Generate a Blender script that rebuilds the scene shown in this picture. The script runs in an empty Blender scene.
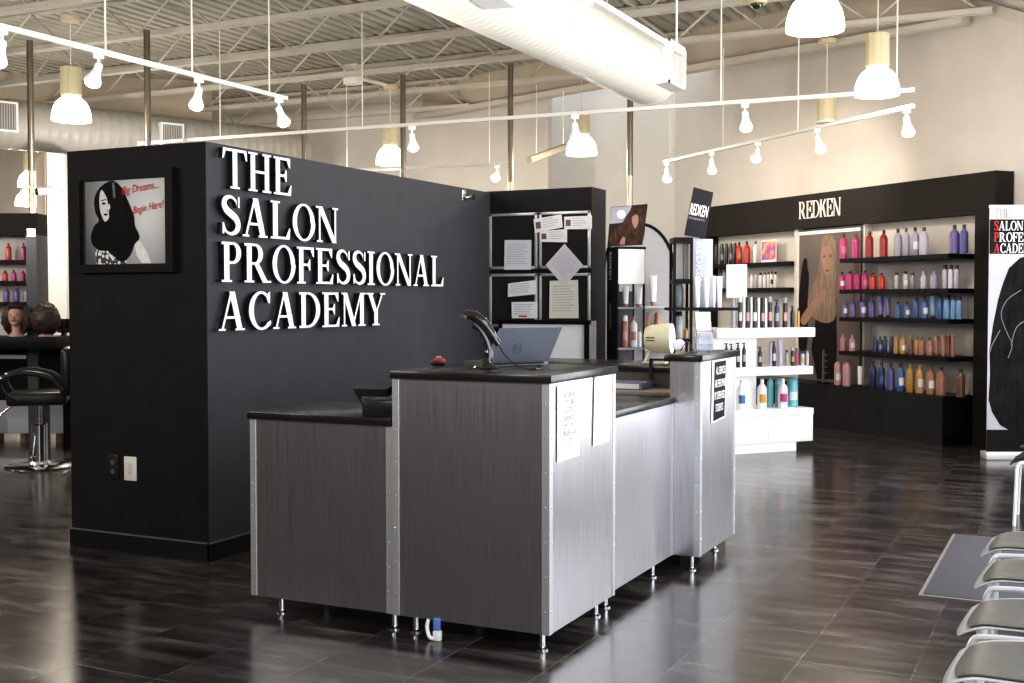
import bpy, bmesh, math, random
from mathutils import Vector, Matrix, noise as mnoise
random.seed(7)
C = bpy.context.scene.collection
R = math.radians
V = Vector
# ------------------------------------------------------------------ survey helpers (photo point -> point of the room on a known plane)
F, H, YAW = 1180.0, 1.53, R(25.9)
PITCH = math.atan(41.5 / F)
hd = V((-math.sin(YAW), math.cos(YAW), 0)); rt = V((math.cos(YAW), math.sin(YAW), 0)); up = V((0, 0, 1))
fw = hd * math.cos(PITCH) - up * math.sin(PITCH); cu = hd * math.sin(PITCH) + up * math.cos(PITCH)
O = V((0, 0, H))
def ray(u, v): return fw + rt * ((u - 512) / F) - cu * ((v - 341.5) / F)
def PZ(u, v, z=0.0): r = ray(u, v); return O + r * ((z - H) / r.z)
def PX(u, v, x): r = ray(u, v); return O + r * (x / r.x)
def PY(u, v, y): r = ray(u, v); return O + r * (y / r.y)
def PD(u, v, d): r = ray(u, v); return O + r * (d / r.dot(hd))
def PN(u, v, p, n): r = ray(u, v); return O + r * ((p - O).dot(n) / r.dot(n))
def dep(p): return (p - O).dot(hd)

# ------------------------------------------------------------------ materials
MATS = {}
def mat(name, col, rough=.5, metal=0., spec=.5, nz=0., nscale=30., stretch=(1, 1, 1), bump=0., emit=0., ecol=None, alpha=1., trans=0., coat=0., rnz=0.):
    if name in MATS: return MATS[name]
    m = bpy.data.materials.new(name); m.use_nodes = True
    nt = m.node_tree; b = nt.nodes['Principled BSDF']
    b.inputs['Base Color'].default_value = (*col, 1); b.inputs['Roughness'].default_value = rough
    b.inputs['Metallic'].default_value = metal; b.inputs['Specular IOR Level'].default_value = spec
    b.inputs['Transmission Weight'].default_value = trans; b.inputs['Coat Weight'].default_value = coat
    b.inputs['Alpha'].default_value = alpha
    if emit: b.inputs['Emission Color'].default_value = (*(ecol or col), 1); b.inputs['Emission Strength'].default_value = emit
    tc = nt.nodes.new('ShaderNodeTexCoord'); mp = nt.nodes.new('ShaderNodeMapping'); mp.inputs['Scale'].default_value = stretch
    n = nt.nodes.new('ShaderNodeTexNoise'); n.inputs['Scale'].default_value = nscale; n.inputs['Detail'].default_value = 4
    nt.links.new(tc.outputs['Object'], mp.inputs['Vector']); nt.links.new(mp.outputs['Vector'], n.inputs['Vector'])
    if nz:
        mr = nt.nodes.new('ShaderNodeMapRange'); mr.inputs['From Min'].default_value = .25; mr.inputs['From Max'].default_value = .75
        mr.inputs['To Min'].default_value = 1 - nz; mr.inputs['To Max'].default_value = 1 + nz
        mx = nt.nodes.new('ShaderNodeMix'); mx.data_type = 'RGBA'; mx.blend_type = 'MULTIPLY'; mx.inputs[0].default_value = 1
        mx.inputs[6].default_value = (*col, 1)
        nt.links.new(n.outputs['Fac'], mr.inputs['Value']); nt.links.new(mr.outputs['Result'], mx.inputs[7]); nt.links.new(mx.outputs[2], b.inputs['Base Color'])
    if rnz:
        m2 = nt.nodes.new('ShaderNodeMapRange'); m2.inputs['From Min'].default_value = .3; m2.inputs['From Max'].default_value = .7
        m2.inputs['To Min'].default_value = max(0, rough - rnz); m2.inputs['To Max'].default_value = rough + rnz
        nt.links.new(n.outputs['Fac'], m2.inputs['Value']); nt.links.new(m2.outputs['Result'], b.inputs['Roughness'])
    if bump:
        bp = nt.nodes.new('ShaderNodeBump'); bp.inputs['Strength'].default_value = bump; bp.inputs['Distance'].default_value = .01
        nt.links.new(n.outputs['Fac'], bp.inputs['Height']); nt.links.new(bp.outputs['Normal'], b.inputs['Normal'])
    MATS[name] = m
    return m

wall_m = mat('warm_wall', (.60, .56, .51), .85, nz=.04, nscale=3)
wallb_m = mat('wall_lit_tone', (.66, .63, .585), .85, nz=.03, nscale=3)  # wall tone lightened, the back wall's brighter lighting put into the colour
bulk_m = mat('beige_bulkhead', (.50, .43, .34), .85, nz=.05, nscale=2)
deck_m = mat('painted_steel_deck', (.42, .395, .33), .6, nz=.06, nscale=4)
joist_m = mat('painted_joist', (.54, .50, .43), .6, nz=.05, nscale=5)
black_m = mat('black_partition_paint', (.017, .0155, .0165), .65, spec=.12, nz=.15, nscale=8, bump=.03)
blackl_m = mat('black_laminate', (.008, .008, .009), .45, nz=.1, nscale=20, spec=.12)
sign_wall_m = mat('lit_partition_black', (.044, .044, .052), .6, spec=.25, nz=.1, nscale=6, bump=.03)  # same black partition, lightened in colour for window light on the sign side
base_m = mat('black_baseboard', (.012, .012, .014), .35, nz=.1)
unit_m = mat('espresso_laminate', (.019, .016, .0145), .55, spec=.12, nz=.2, nscale=6, stretch=(1, 1, 8))
wall_return = None
white_m = mat('white_paint', (.82, .82, .82), .45, nz=.02, nscale=10)
letter_m = mat('white_letter_face', (.86, .86, .87), .4, nz=.03, nscale=20)
letter_side = mat('shaded_black_return', (.012, .012, .014), .4, nz=.05)  # dark letter sides, with the shade on them put into the colour
redk_m = mat('silver_letter', (.80, .74, .68), .35, nz=.03)
panel_m = mat('pale_back_panel', (.60, .565, .52), .6, nz=.04, nscale=5)
glow_white = mat('gloss_white_laminate', (.92, .92, .92), .3, nz=.01)
track_m = mat('white_track', (.80, .77, .70), .4, nz=.02)
cream_m = mat('cream_metal', (.66, .57, .36), .45, nz=.04)
dome_m = mat('lit_white_glass', (1, .93, .8), .3, emit=4.5, ecol=(1, .92, .78), nz=.01)
rim_m = mat('dome_rim', (.75, .62, .38), .4, emit=.6, ecol=(1, .8, .5), nz=.01)
lamp_face = mat('lit_lamp_face', (1, .95, .85), .3, emit=12, ecol=(1, .93, .82), nz=.01)
warm_face = mat('warm_lit_lamp_face', (1, .8, .55), .3, emit=12, ecol=(1, .78, .5), nz=.01)
lamp_wh = mat('white_lamp_body', (.85, .84, .82), .35, nz=.02, emit=.25, ecol=(1, .95, .88))
duct_m = mat('white_spiral_duct', (.80, .765, .69), .5, nz=.03, nscale=6, bump=.05)
duct2_m = mat('grey_spiral_duct', (.40, .38, .34), .45, nz=.05, nscale=6)
grille_m = mat('grille_grey', (.42, .41, .40), .5, nz=.05)
pole_m = mat('bronze_pole', (.22, .19, .15), .35, metal=.8, nz=.2, nscale=3)
copper_pole = mat('copper_sheen_pole', (.58, .46, .33), .3, metal=.8, nz=.2, nscale=4)
alu_m = mat('aluminium_trim', (.60, .60, .61), .42, metal=.75, nz=.03, nscale=60)
chrome_m = mat('chrome', (.78, .78, .8), .12, metal=1, nz=.04)
counter_m = mat('dark_counter_top', (.016, .014, .013), .24, nz=.25, nscale=6, spec=.6)
paper_m = mat('paper', (.80, .80, .80), .7, nz=.02)
cream_paper = mat('cream_paper', (.74, .72, .62), .7, nz=.02)
lilac_paper = mat('lilac_paper', (.66, .62, .68), .7, nz=.02)
ink_m = mat('blue_black_ink', (.10, .10, .17), .6, nz=.05)
faint_ink = mat('faint_ink', (.45, .45, .5), .6, nz=.05)
red_m = mat('red_plastic', (.55, .03, .03), .35, nz=.05)
redink = mat('red_script', (.62, .03, .03), .6, spec=.1, nz=.05)
plas_m = mat('black_plastic', (.02, .02, .022), .32, nz=.08)
gloss_b = mat('gloss_black_plastic', (.02, .018, .017), .15, nz=.05, coat=.5)
laptop_m = mat('laptop_grey', (.11, .12, .145), .4, metal=.3, nz=.04)
logo_m = mat('dark_logo', (.04, .04, .05), .4, nz=.02)
silver_m = mat('silver_trim', (.62, .62, .64), .35, metal=.6, nz=.03)
cork_m = mat('black_felt_board', (.012, .011, .011), .9, nz=.2, nscale=60)
glass_m = mat('clear_acrylic', (.9, .93, .95), .05, trans=.95, nz=.01)
seat_m = mat('grey_vinyl', (.085, .085, .078), .5, nz=.06, nscale=40)
shell_m = mat('pale_grey_shell', (.50, .50, .53), .3, nz=.04)
wframe_m = mat('silver_white_tube', (.75, .75, .78), .25, metal=.3, nz=.03)
skin_m = mat('mannequin_skin', (.42, .26, .19), .5, nz=.05)
hair_m = mat('dark_brown_hair', (.03, .018, .013), .5, nz=.4, nscale=40, stretch=(1, 1, .2), bump=.3)
copper_m = mat('copper_pack', (.45, .17, .08), .3, metal=.5, nz=.05)
vinyl_m = mat('black_vinyl', (.014, .014, .015), .35, nz=.1)
mat_m = mat('grey_mat', (.062, .062, .076), .9, nz=.2, nscale=90, bump=.2)
matedge = mat('mat_edge', (.22, .20, .19), .6, nz=.1)

def brushed(name, col, rough):
    m = mat(name, col, rough, metal=1)
    nt = m.node_tree; b = nt.nodes['Principled BSDF']
    n = [x for x in nt.nodes if x.type == 'TEX_NOISE'][0]; mp = [x for x in nt.nodes if x.type == 'MAPPING'][0]
    mp.inputs['Scale'].default_value = (1, 1, .008); n.inputs['Scale'].default_value = 420
    n2 = nt.nodes.new('ShaderNodeTexNoise'); n2.inputs['Scale'].default_value = 2.2
    tc = [x for x in nt.nodes if x.type == 'TEX_COORD'][0]; nt.links.new(tc.outputs['Object'], n2.inputs['Vector'])
    mr = nt.nodes.new('ShaderNodeMapRange'); mr.inputs['From Min'].default_value = .3; mr.inputs['From Max'].default_value = .7
    mr.inputs['To Min'].default_value = .84; mr.inputs['To Max'].default_value = 1.12
    mx = nt.nodes.new('ShaderNodeMix'); mx.data_type = 'RGBA'; mx.blend_type = 'MULTIPLY'; mx.inputs[0].default_value = 1; mx.inputs[6].default_value = (*col, 1)
    nt.links.new(n.outputs['Fac'], mr.inputs['Value']); nt.links.new(mr.outputs['Result'], mx.inputs[7]); nt.links.new(mx.outputs[2], b.inputs['Base Color'])
    m2 = nt.nodes.new('ShaderNodeMapRange'); m2.inputs['To Min'].default_value = rough - .08; m2.inputs['To Max'].default_value = rough + .10
    nt.links.new(n.outputs['Fac'], m2.inputs['Value']); nt.links.new(m2.outputs['Result'], b.inputs['Roughness'])
    b.inputs['Anisotropic'].default_value = .4
    return m
steel_m = brushed('brushed_steel', (.68, .67, .70), .30)

# ------------------------------------------------------------------ mesh builder
RM = {}
class MB:
    def __init__(s, M=None): s.v = []; s.f = []; s.M = M or Matrix()
    def add(s, vs, fs):
        b = len(s.v); s.v += [s.M @ V(p) for p in vs]; s.f += [tuple(i + b for i in f) for f in fs]; return s
    def box(s, x0, y0, z0, x1, y1, z1, bev=0., seg=2):
        if x0 > x1: x0, x1 = x1, x0
        if y0 > y1: y0, y1 = y1, y0
        if z0 > z1: z0, z1 = z1, z0
        vs = [(x, y, z) for z in (z0, z1) for y in (y0, y1) for x in (x0, x1)]
        fs = [(0, 2, 3, 1), (4, 5, 7, 6), (0, 1, 5, 4), (2, 6, 7, 3), (0, 4, 6, 2), (1, 3, 7, 5)]
        if bev <= 0: return s.add(vs, fs)
        bm = bmesh.new(); bv = [bm.verts.new(p) for p in vs]
        for f in fs: bm.faces.new([bv[i] for i in f])
        bmesh.ops.bevel(bm, geom=list(bm.edges), offset=bev, segments=seg, affect='EDGES', profile=.5)
        return s.bm(bm)
    def bm(s, bm):
        bm.verts.index_update(); vs = [v.co.copy() for v in bm.verts]; fs = [[v.index for v in f.verts] for f in bm.faces]; bm.free(); return s.add(vs, fs)
    def hexa(s, p):      # eight corners: bottom four then top four, counter-clockwise
        return s.add(p, [(3, 2, 1, 0), (4, 5, 6, 7), (0, 1, 5, 4), (1, 2, 6, 5), (2, 3, 7, 6), (3, 0, 4, 7)])
    def tube(s, pts, r, seg=8, caps=True):
        pts = [V(p) for p in pts]; n = len(pts); rs = r if isinstance(r, (list, tuple)) else [r] * n
        vs, fs = [], []; prev = None
        for i, p in enumerate(pts):
            t = ((pts[min(i + 1, n - 1)] - pts[max(i - 1, 0)])).normalized()
            if prev is None:
                a = V((0, 0, 1)) if abs(t.z) < .9 else V((1, 0, 0)); prev = (a - t * a.dot(t)).normalized()
            else: prev = (prev - t * prev.dot(t)).normalized()
            q = t.cross(prev)
            for k in range(seg):
                a = 2 * math.pi * k / seg; vs.append(p + (prev * math.cos(a) + q * math.sin(a)) * rs[i])
        for i in range(n - 1):
            for k in range(seg):
                k2 = (k + 1) % seg; fs.append((i * seg + k, i * seg + k2, (i + 1) * seg + k2, (i + 1) * seg + k))
        if caps: fs += [tuple(range(seg))[::-1], tuple((n - 1) * seg + k for k in range(seg))]
        return s.add(vs, fs)
    def lathe(s, c, prof, seg=20, a0=0., a1=360., axes=None, sy=1., caps=True):
        ax, ay, az = axes or (V((1, 0, 0)), V((0, 1, 0)), V((0, 0, 1))); c = V(c); full = abs(a1 - a0) >= 360
        n = seg if full else seg + 1; vs, fs = [], []
        for r, z in prof:
            for k in range(n):
                a = R(a0 + (a1 - a0) * k / seg); vs.append(c + ax * (r * math.cos(a)) + ay * (r * math.sin(a) * sy) + az * z)
        for i in range(len(prof) - 1):
            for k in range(seg):
                k2 = (k + 1) % n; fs.append((i * n + k, i * n + k2, (i + 1) * n + k2, (i + 1) * n + k))
        if full and caps:
            if prof[0][0] > 1e-6: fs.append(tuple(range(n))[::-1])
            if prof[-1][0] > 1e-6: fs.append(tuple((len(prof) - 1) * n + k for k in range(n)))
        return s.add(vs, fs)
    def prism(s, pts, M, t):   # flat polygon in the xy of M, raised t along its z
        n = len(pts); W = [M @ V((p[0], p[1], 0)) for p in pts] + [M @ V((p[0], p[1], t)) for p in pts]
        return s.add(W, [tuple(range(n))[::-1], tuple(range(n, 2 * n))] + [(i, (i + 1) % n, n + (i + 1) % n, n + i) for i in range(n)])
    def strip(s, L, Rr, M, t):
        for i in range(len(L) - 1): s.prism([L[i], Rr[i], Rr[i + 1], L[i + 1]], M, t)
        return s
    def sphere(s, c, r, sx=1, sy=1, sz=1, seg=16):
        prof = [(math.sin(math.pi * i / 10), -math.cos(math.pi * i / 10)) for i in range(11)]
        vs, fs = [], []
        for rr, z in prof:
            for k in range(seg):
                a = 2 * math.pi * k / seg; vs.append((c[0] + r * sx * rr * math.cos(a), c[1] + r * sy * rr * math.sin(a), c[2] + r * sz * z))
        for i in range(10):
            for k in range(seg): fs.append((i * seg + k, i * seg + (k + 1) % seg, (i + 1) * seg + (k + 1) % seg, (i + 1) * seg + k))
        return s.add(vs, fs)
    def build(s, name, m, parent=None, smooth=True, ang=35):
        me = bpy.data.meshes.new(name)
        if parent is not None: Mi = RM[parent.name].inverted(); vs = [Mi @ p for p in s.v]; loc = None
        else:
            xs = [p.x for p in s.v]; ys = [p.y for p in s.v]
            loc = V(((min(xs) + max(xs)) / 2, (min(ys) + max(ys)) / 2, min(p.z for p in s.v))); vs = [p - loc for p in s.v]
        me.from_pydata([tuple(p) for p in vs], [], s.f); me.validate(); me.update()
        bm = bmesh.new(); bm.from_mesh(me); bmesh.ops.recalc_face_normals(bm, faces=bm.faces); bm.to_mesh(me); bm.free()
        if smooth:
            me.shade_smooth(); me.set_sharp_from_angle(angle=R(ang))
        me.materials.append(m)
        o = bpy.data.objects.new(name, me); C.objects.link(o)
        if parent is not None: o.parent = parent; RM[o.name] = RM[parent.name]
        else: o.location = loc; RM[o.name] = Matrix.Translation(loc)
        return o

def tag(o, label=None, cat=None, group=None, kind=None):
    if label: o['label'] = label
    if cat: o['category'] = cat
    if group: o['group'] = group
    if kind: o['kind'] = kind
    return o
def thing(name, label, cat, loc, rz=0., group=None):
    o = bpy.data.objects.new(name, None); C.objects.link(o); o.location = loc; o.rotation_euler = (0, 0, rz); o.empty_display_size = .1
    RM[o.name] = Matrix.Translation(V(loc)) @ Matrix.Rotation(rz, 4, 'Z')
    return tag(o, label, cat, group)
def struct(o): o['kind'] = 'structure'; return o
def frame(o, rz): return Matrix.Translation(V(o)) @ Matrix.Rotation(rz, 4, 'Z')
def basis(o, x, y):   # plane frame: x right, y up, z out of the surface
    x = V(x).normalized(); y = V(y); y = (y - x * y.dot(x)).normalized(); z = x.cross(y); o = V(o)
    return Matrix(((x.x, y.x, z.x, o.x), (x.y, y.y, z.y, o.y), (x.z, y.z, z.z, o.z), (0, 0, 0, 1)))

def text(s, M, h, m, name, parent, w=None, ext=.001, align='LEFT', shear=0., bold=0.):
    """flat lettering of cap height h on plane M (starts at its origin), optionally fitted to width w"""
    cu_ = bpy.data.curves.new(name, 'FONT'); cu_.body = s; cu_.size = 1.0; cu_.shear = shear; cu_.offset = bold; cu_.resolution_u = 3
    o = bpy.data.objects.new(name, cu_); C.objects.link(o)
    dg = bpy.context.evaluated_depsgraph_get(); me = bpy.data.meshes.new_from_object(o.evaluated_get(dg))
    bpy.data.objects.remove(o); bpy.data.curves.remove(cu_)
    co = [v.co.copy() for v in me.vertices]; fs = [tuple(p.vertices) for p in me.polygons]; bpy.data.meshes.remove(me)
    x0 = min(c.x for c in co); x1 = max(c.x for c in co); k = h / .73; kx = (w / (x1 - x0)) if w else k
    off = 0. if align == 'LEFT' else -(x1 - x0) * kx / 2
    b = MB(); b.add([M @ V(((c.x - x0) * kx + off, c.y * k, ext)) for c in co], fs)
    return b.build(name, m, parent, smooth=False)

# ------------------------------------------------------------------ serif lettering built as polygons
def sample(pts, n=6):
    out = []; P = [pts[0]] + pts + [pts[-1]]
    for i in range(1, len(P) - 2):
        for k in range(n):
            t = k / n; p0, p1, p2, p3 = P[i - 1], P[i], P[i + 1], P[i + 2]
            out.append(tuple(.5 * (2 * p1[j] + (p2[j] - p0[j]) * t + (2 * p0[j] - 5 * p1[j] + 4 * p2[j] - p3[j]) * t * t + (3 * p1[j] - p0[j] - 3 * p2[j] + p3[j]) * t ** 3) for j in range(len(p1))))
    out.append(tuple(pts[-1])); return out
def glyph(ch, S=.17, T=.065, sf=.05):
    """returns (advance width, list of convex-ish polygons); cap height 1; S stem, T thin stroke, sf serif height"""
    g = []
    def r(x0, y0, x1, y1): g.append([(x0, y0), (x1, y0), (x1, y1), (x0, y1)])
    def para(xb, xt, w, y0=0., y1=1.): g.append([(xb, y0), (xb + w, y0), (xt + w, y1), (xt, y1)])
    def foot(x, w, y=0., e=.085): r(x - e, y, x + w + e, y + sf)
    def head(x, w, e=.085): r(x - e, 1 - sf, x + w + e, 1)
    def ring(cx, cy, rx, ry, tx, ty, a0=0, a1=360, n=28):
        for i in range(n):
            q = []
            for a, (ox, oy) in ((a0 + (a1 - a0) * i / n, (0, 0)), (a0 + (a1 - a0) * (i + 1) / n, (0, 0))):
                a = R(a); q.append(((cx + rx * math.cos(a), cy + ry * math.sin(a)), (cx + (rx - tx) * math.cos(a), cy + (ry - ty) * math.sin(a))))
            g.append([q[0][1], q[0][0], q[1][0], q[1][1]])
    if ch == 'T':
        r(.37, 0, .37 + S, 1); foot(.37, S); r(.03, 1 - T, .88, 1); g.append([(.0, .74), (.05, .74), (.12, 1 - T), (.12, 1), (.03, 1)]); g.append([(.91, .74), (.86, .74), (.79, 1 - T), (.79, 1), (.88, 1)]); return .91, g
    if ch == 'H':
        for x in (.1, .64): r(x, 0, x + S, 1); foot(x, S); head(x, S)
        r(.1 + S, .48, .66, .48 + T); return .95, g
    if ch in 'EF':
        r(.1, 0, .1 + S, 1); head(.1, S); r(.1, 1 - T, .66, 1); g.append([(.69, .74), (.65, .74), (.55, 1 - T), (.55, 1), (.69, 1)])
        r(.1, .485, .5, .485 + T); g.append([(.54, .36), (.5, .36), (.44, .485), (.44, .55), (.5, .67), (.54, .67)])
        if ch == 'E': foot(.1, S); r(.1, 0, .68, T); g.append([(.74, .28), (.70, .28), (.58, T), (.58, 0), (.71, 0)]); return .78, g
        foot(.1, S); return .72, g
    if ch == 'S':
        pl = sample([(.56, .74, T), (.50, .88, T), (.33, .965, T + .01), (.16, .90, S * .75), (.12, .76, S * .95), (.2, .62, S * 1.05), (.34, .53, S * 1.1), (.48, .43, S * 1.05), (.55, .28, S * .95), (.5, .12, S * .8), (.32, .035, T + .01), (.14, .1, T), (.06, .27, T)], 5)
        L, Q = [], []
        for i, p in enumerate(pl):
            a, b = pl[max(i - 1, 0)], pl[min(i + 1, len(pl) - 1)]; dx, dy = b[0] - a[0], b[1] - a[1]; l = math.hypot(dx, dy) or 1
            nx, ny = -dy / l * p[2] / 2, dx / l * p[2] / 2; L.append((p[0] + nx, p[1] + ny)); Q.append((p[0] - nx, p[1] - ny))
        for i in range(len(L) - 1): g.append([L[i], L[i + 1], Q[i + 1], Q[i]])
        r(.535, .70, .588, .97); r(.035, .03, .088, .31); return .68, g
    if ch == 'A':
        para(.09, .4, T); para(.62, .36, S * 1.05); r(.2, .30, .72, .30 + T); foot(.09, T, e=.08); foot(.62, S * 1.05, e=.07); return .93, g
    if ch == 'L':
        r(.1, 0, .1 + S, 1); head(.1, S); foot(.1, S); r(.1, 0, .66, T); g.append([(.73, .30), (.69, .30), (.57, T), (.57, 0), (.70, 0)]); return .76, g
    if ch == 'O': ring(.45, .5, .43, .515, S * .95, T * .9, n=36); return .90, g
    if ch == 'C':
        ring(.47, .5, .44, .515, S, T, 52, 318, n=30); g.append([(.70, .70), (.76, .70), (.76, 1), (.72, 1), (.62, .87)]); g.append([(.74, .14), (.80, .18), (.78, .24), (.70, .2)]); return .84, g
    if ch == 'D':
        r(.1, 0, .1 + S, 1); r(.02, 0, .36, T); r(.02, 1 - T, .36, 1); ring(.34, .5, .5, .5, S, T, -90, 90, n=22); return .88, g
    if ch in 'PR':
        r(.1, 0, .1 + S, 1); foot(.1, S); r(.02, 1 - T, .4, 1); r(.1, .455, .4, .455 + T); ring(.38, .7275, .28, .2725, S * .95, T, -90, 90, n=18)
        if ch == 'R': g.append([(.64, 0), (.64 + S * 1.15, 0), (.50, .50), (.33, .50)]); r(.66, 0, .94, sf); return .94, g
        return .72, g
    if ch == 'I': r(.1, 0, .1 + S, 1); head(.1, S); foot(.1, S); return .37, g
    if ch == 'N':
        r(.12, 0, .12 + T, 1); r(.76, 0, .76 + T, 1); para(.66, .07, S * 1.1); foot(.12, T); head(.76, T); r(.0, 1 - sf, .2, 1); return .92, g
    if ch == 'M':
        r(.1, 0, .1 + T, 1); foot(.1, T); para(.46, .06, S * 1.1); para(.46, .83, T * 1.1); r(.82, 0, .82 + S, 1); foot(.82, S); r(.0, 1 - sf, .2, 1); r(.86, 1 - sf, 1.08, 1); return 1.1, g
    if ch == 'Y':
        para(.32, .05, S * 1.05, .42, 1.); para(.43, .70, T, .44, 1.); r(.34, 0, .34 + S, .48); foot(.34, S); r(-.02, 1 - sf, .3, 1); r(.62, 1 - sf, .86, 1); return .86, g
    if ch == 'K':
        r(.1, 0, .1 + S, 1); head(.1, S, .05); foot(.1, S, 0, .05); g.append([(.22, .40), (.30, .40), (.72, 1), (.60, 1)]); g.append([(.36, .56), (.62, 0), (.62 + S * 1.1, 0), (.46, .66)]); return .84, g
    return .4, g

# ------------------------------------------------------------------ camera
cam = bpy.data.objects.new('camera', bpy.data.cameras.new('camera')); C.objects.link(cam)
cam.location = O; cam.rotation_euler = (R(90) - PITCH, 0, YAW); cam.data.sensor_width = 36; cam.data.lens = F * 36 / 1024; cam.data.clip_start = .05; cam.data.clip_end = 200
bpy.context.scene.camera = cam

# ------------------------------------------------------------------ floor
PX0 = PZ(861.7, 582).x; PY0 = PZ(640, 640).y; TS = .457
fm = mat('slate_look_tile', (.05, .045, .042), .2)
nt = fm.node_tree; bs = nt.nodes['Principled BSDF']
tc = nt.nodes.new('ShaderNodeNewGeometry'); sep = nt.nodes.new('ShaderNodeSeparateXYZ'); nt.links.new(tc.outputs['Position'], sep.inputs[0])
def math_(op, a, b=None, c=None):
    n = nt.nodes.new('ShaderNodeMath'); n.operation = op
    for i, x in enumerate((a, b, c)):
        if x is None: continue
        if isinstance(x, (int, float)): n.inputs[i].default_value = x
        else: nt.links.new(x, n.inputs[i])
    return n.outputs[0]
def line_(sock, ph):
    a = math_('FRACT', math_('DIVIDE', math_('SUBTRACT', sock, ph), TS)); a = math_('ABSOLUTE', math_('SUBTRACT', a, .5)); return math_('GREATER_THAN', a, .5 - .0075)
grout = math_('MAXIMUM', line_(sep.outputs[0], PX0), line_(sep.outputs[1], PY0))
cell = nt.nodes.new('ShaderNodeCombineXYZ')
nt.links.new(math_('FLOOR', math_('DIVIDE', math_('SUBTRACT', sep.outputs[0], PX0), TS)), cell.inputs[0]); nt.links.new(math_('FLOOR', math_('DIVIDE', math_('SUBTRACT', sep.outputs[1], PY0), TS)), cell.inputs[1])
wn = nt.nodes.new('ShaderNodeTexWhiteNoise'); wn.noise_dimensions = '3D'; nt.links.new(cell.outputs[0], wn.inputs['Vector'])
mp = nt.nodes.new('ShaderNodeMapping'); mp.inputs['Scale'].default_value = (1.1, 5.0, 1); nt.links.new(tc.outputs['Position'], mp.inputs['Vector'])
va = nt.nodes.new('ShaderNodeVectorMath'); va.operation = 'MULTIPLY_ADD'; va.inputs[1].default_value = (9, 9, 9); nt.links.new(wn.outputs['Color'], va.inputs[0]); nt.links.new(mp.outputs['Vector'], va.inputs[2])
ns = nt.nodes.new('ShaderNodeTexNoise'); ns.inputs['Scale'].default_value = 1.7; ns.inputs['Detail'].default_value = 7; ns.inputs['Roughness'].default_value = .62; ns.inputs['Distortion'].default_value = .3; nt.links.new(va.outputs[0], ns.inputs['Vector'])
cr = nt.nodes.new('ShaderNodeValToRGB'); nt.links.new(ns.outputs['Fac'], cr.inputs[0])
e = cr.color_ramp.elements; e[0].position = .33; e[0].color = (.012, .0105, .010, 1); e[1].position = .70; e[1].color = (.108, .094, .085, 1)
k = cr.color_ramp.elements.new(.52); k.color = (.036, .031, .029, 1)
mx = nt.nodes.new('ShaderNodeMix'); mx.data_type = 'RGBA'; nt.links.new(math_('MULTIPLY', grout, .5), mx.inputs[0]); nt.links.new(cr.outputs[0], mx.inputs[6]); mx.inputs[7].default_value = (.15, .13, .12, 1); nt.links.new(mx.outputs[2], bs.inputs['Base Color'])
nt.links.new(math_('MULTIPLY_ADD', ns.outputs['Fac'], .22, .09), bs.inputs['Roughness'])
bp = nt.nodes.new('ShaderNodeBump'); bp.inputs['Strength'].default_value = .10; bp.inputs['Distance'].default_value = .004
nt.links.new(math_('SUBTRACT', ns.outputs['Fac'], math_('MULTIPLY', grout, .4)), bp.inputs['Height']); nt.links.new(bp.outputs[0], bs.inputs['Normal'])
struct(MB().box(-26, -4, -.1, 1.0, 20, 0).build('floor', fm))

# ------------------------------------------------------------------ Redken-side frame and room shell
AW = R(-40)
lx = V((math.cos(AW), math.sin(AW), 0)); ly = V((-math.sin(AW), math.cos(AW), 0))
RO = V((-1.126, 13.199, 0)); RF = frame(RO, AW)
def rk(u, l, v=300): p = PN(u, v, RO + ly * l, ly); return (p - RO).dot(lx), p.z, dep(p)
ZD, ZJ = 4.95, 4.47
def wallseg(name, a, b, z0, z1, m, t=.15):
    a, b = V((a[0], a[1], 0)), V((b[0], b[1], 0)); d = (b - a).normalized(); n = V((-d.y, d.x, 0))
    return struct(MB().hexa([a + up * z0, b + up * z0, b + n * t + up * z0, a + n * t + up * z0, a + up * z1, b + up * z1, b + n * t + up * z1, a + n * t + up * z1]).build(name, m))
WA = RO + ly * .27                                     # wall behind the product unit
corner = PD(662, 150, 18.0)
tA = (V((corner.x, corner.y, 0)) - WA).dot(-lx)
cA = WA - lx * tA
wallseg('wall_right', (cA.x, cA.y), tuple((WA + lx * 2.6).xy), 0, 5.6, wall_m)
wallseg('wall_back', (-8.6, cA.y), (cA.x + .02, cA.y), 0, 5.2, wallb_m)
wallseg('wall_left', (-26, 16.5), (-7.40, 16.5), 0, 5.2, wall_m)
wallseg('wall_front', (1.0, -3.9), (-26, -3.9), 0, 5.2, mat('dark_rear_wall', (.10, .095, .09), .8, nz=.05))  # unseen wall, added dark so the steel desk front reflects dark
wallseg('wall_far_left', (-25.9, -4), (-25.9, 16.6), 0, 5.2, wall_m)
# bulkhead under the roof
A, B = PZ(966, 24, 4.43), PZ(417, 120, 4.43)
wallseg('wall_upper_back', (B.x, B.y), (A.x, A.y), 4.43, 5.3, bulk_m, .1)
dB = (A - B).normalized(); nB = V((dB.y, -dB.x, 0))
struct(MB().hexa([B + nB * .09, A + nB * .09, A, B, B + nB * .09 + up * .07, A + nB * .09 + up * .07, A + up * .07, B + up * .07]).build('trim_1', joist_m))
E1, E2 = PN(946, -2, RO + ly * .20, ly), PN(1040, 25, RO + ly * .20, ly)
struct(MB().hexa([E1 - up * .05, E2 - up * .05, E2 - up * .05 + ly * .06, E1 - up * .05 + ly * .06, E1 + up * .08, E2 + up * .08, E2 + up * .08 + ly * .06, E1 + up * .08 + ly * .06]).build('trim_2', joist_m))
# upper beige wall over the far left duct
p, q = PD(-60, 100, 17.6), PD(212, 100, 18.6)
wallseg('wall_upper_left', (p.x, p.y), (q.x, q.y), 3.9, 4.95, mat('beige_upper_wall', (.55, .47, .36), .85, nz=.04))
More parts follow.
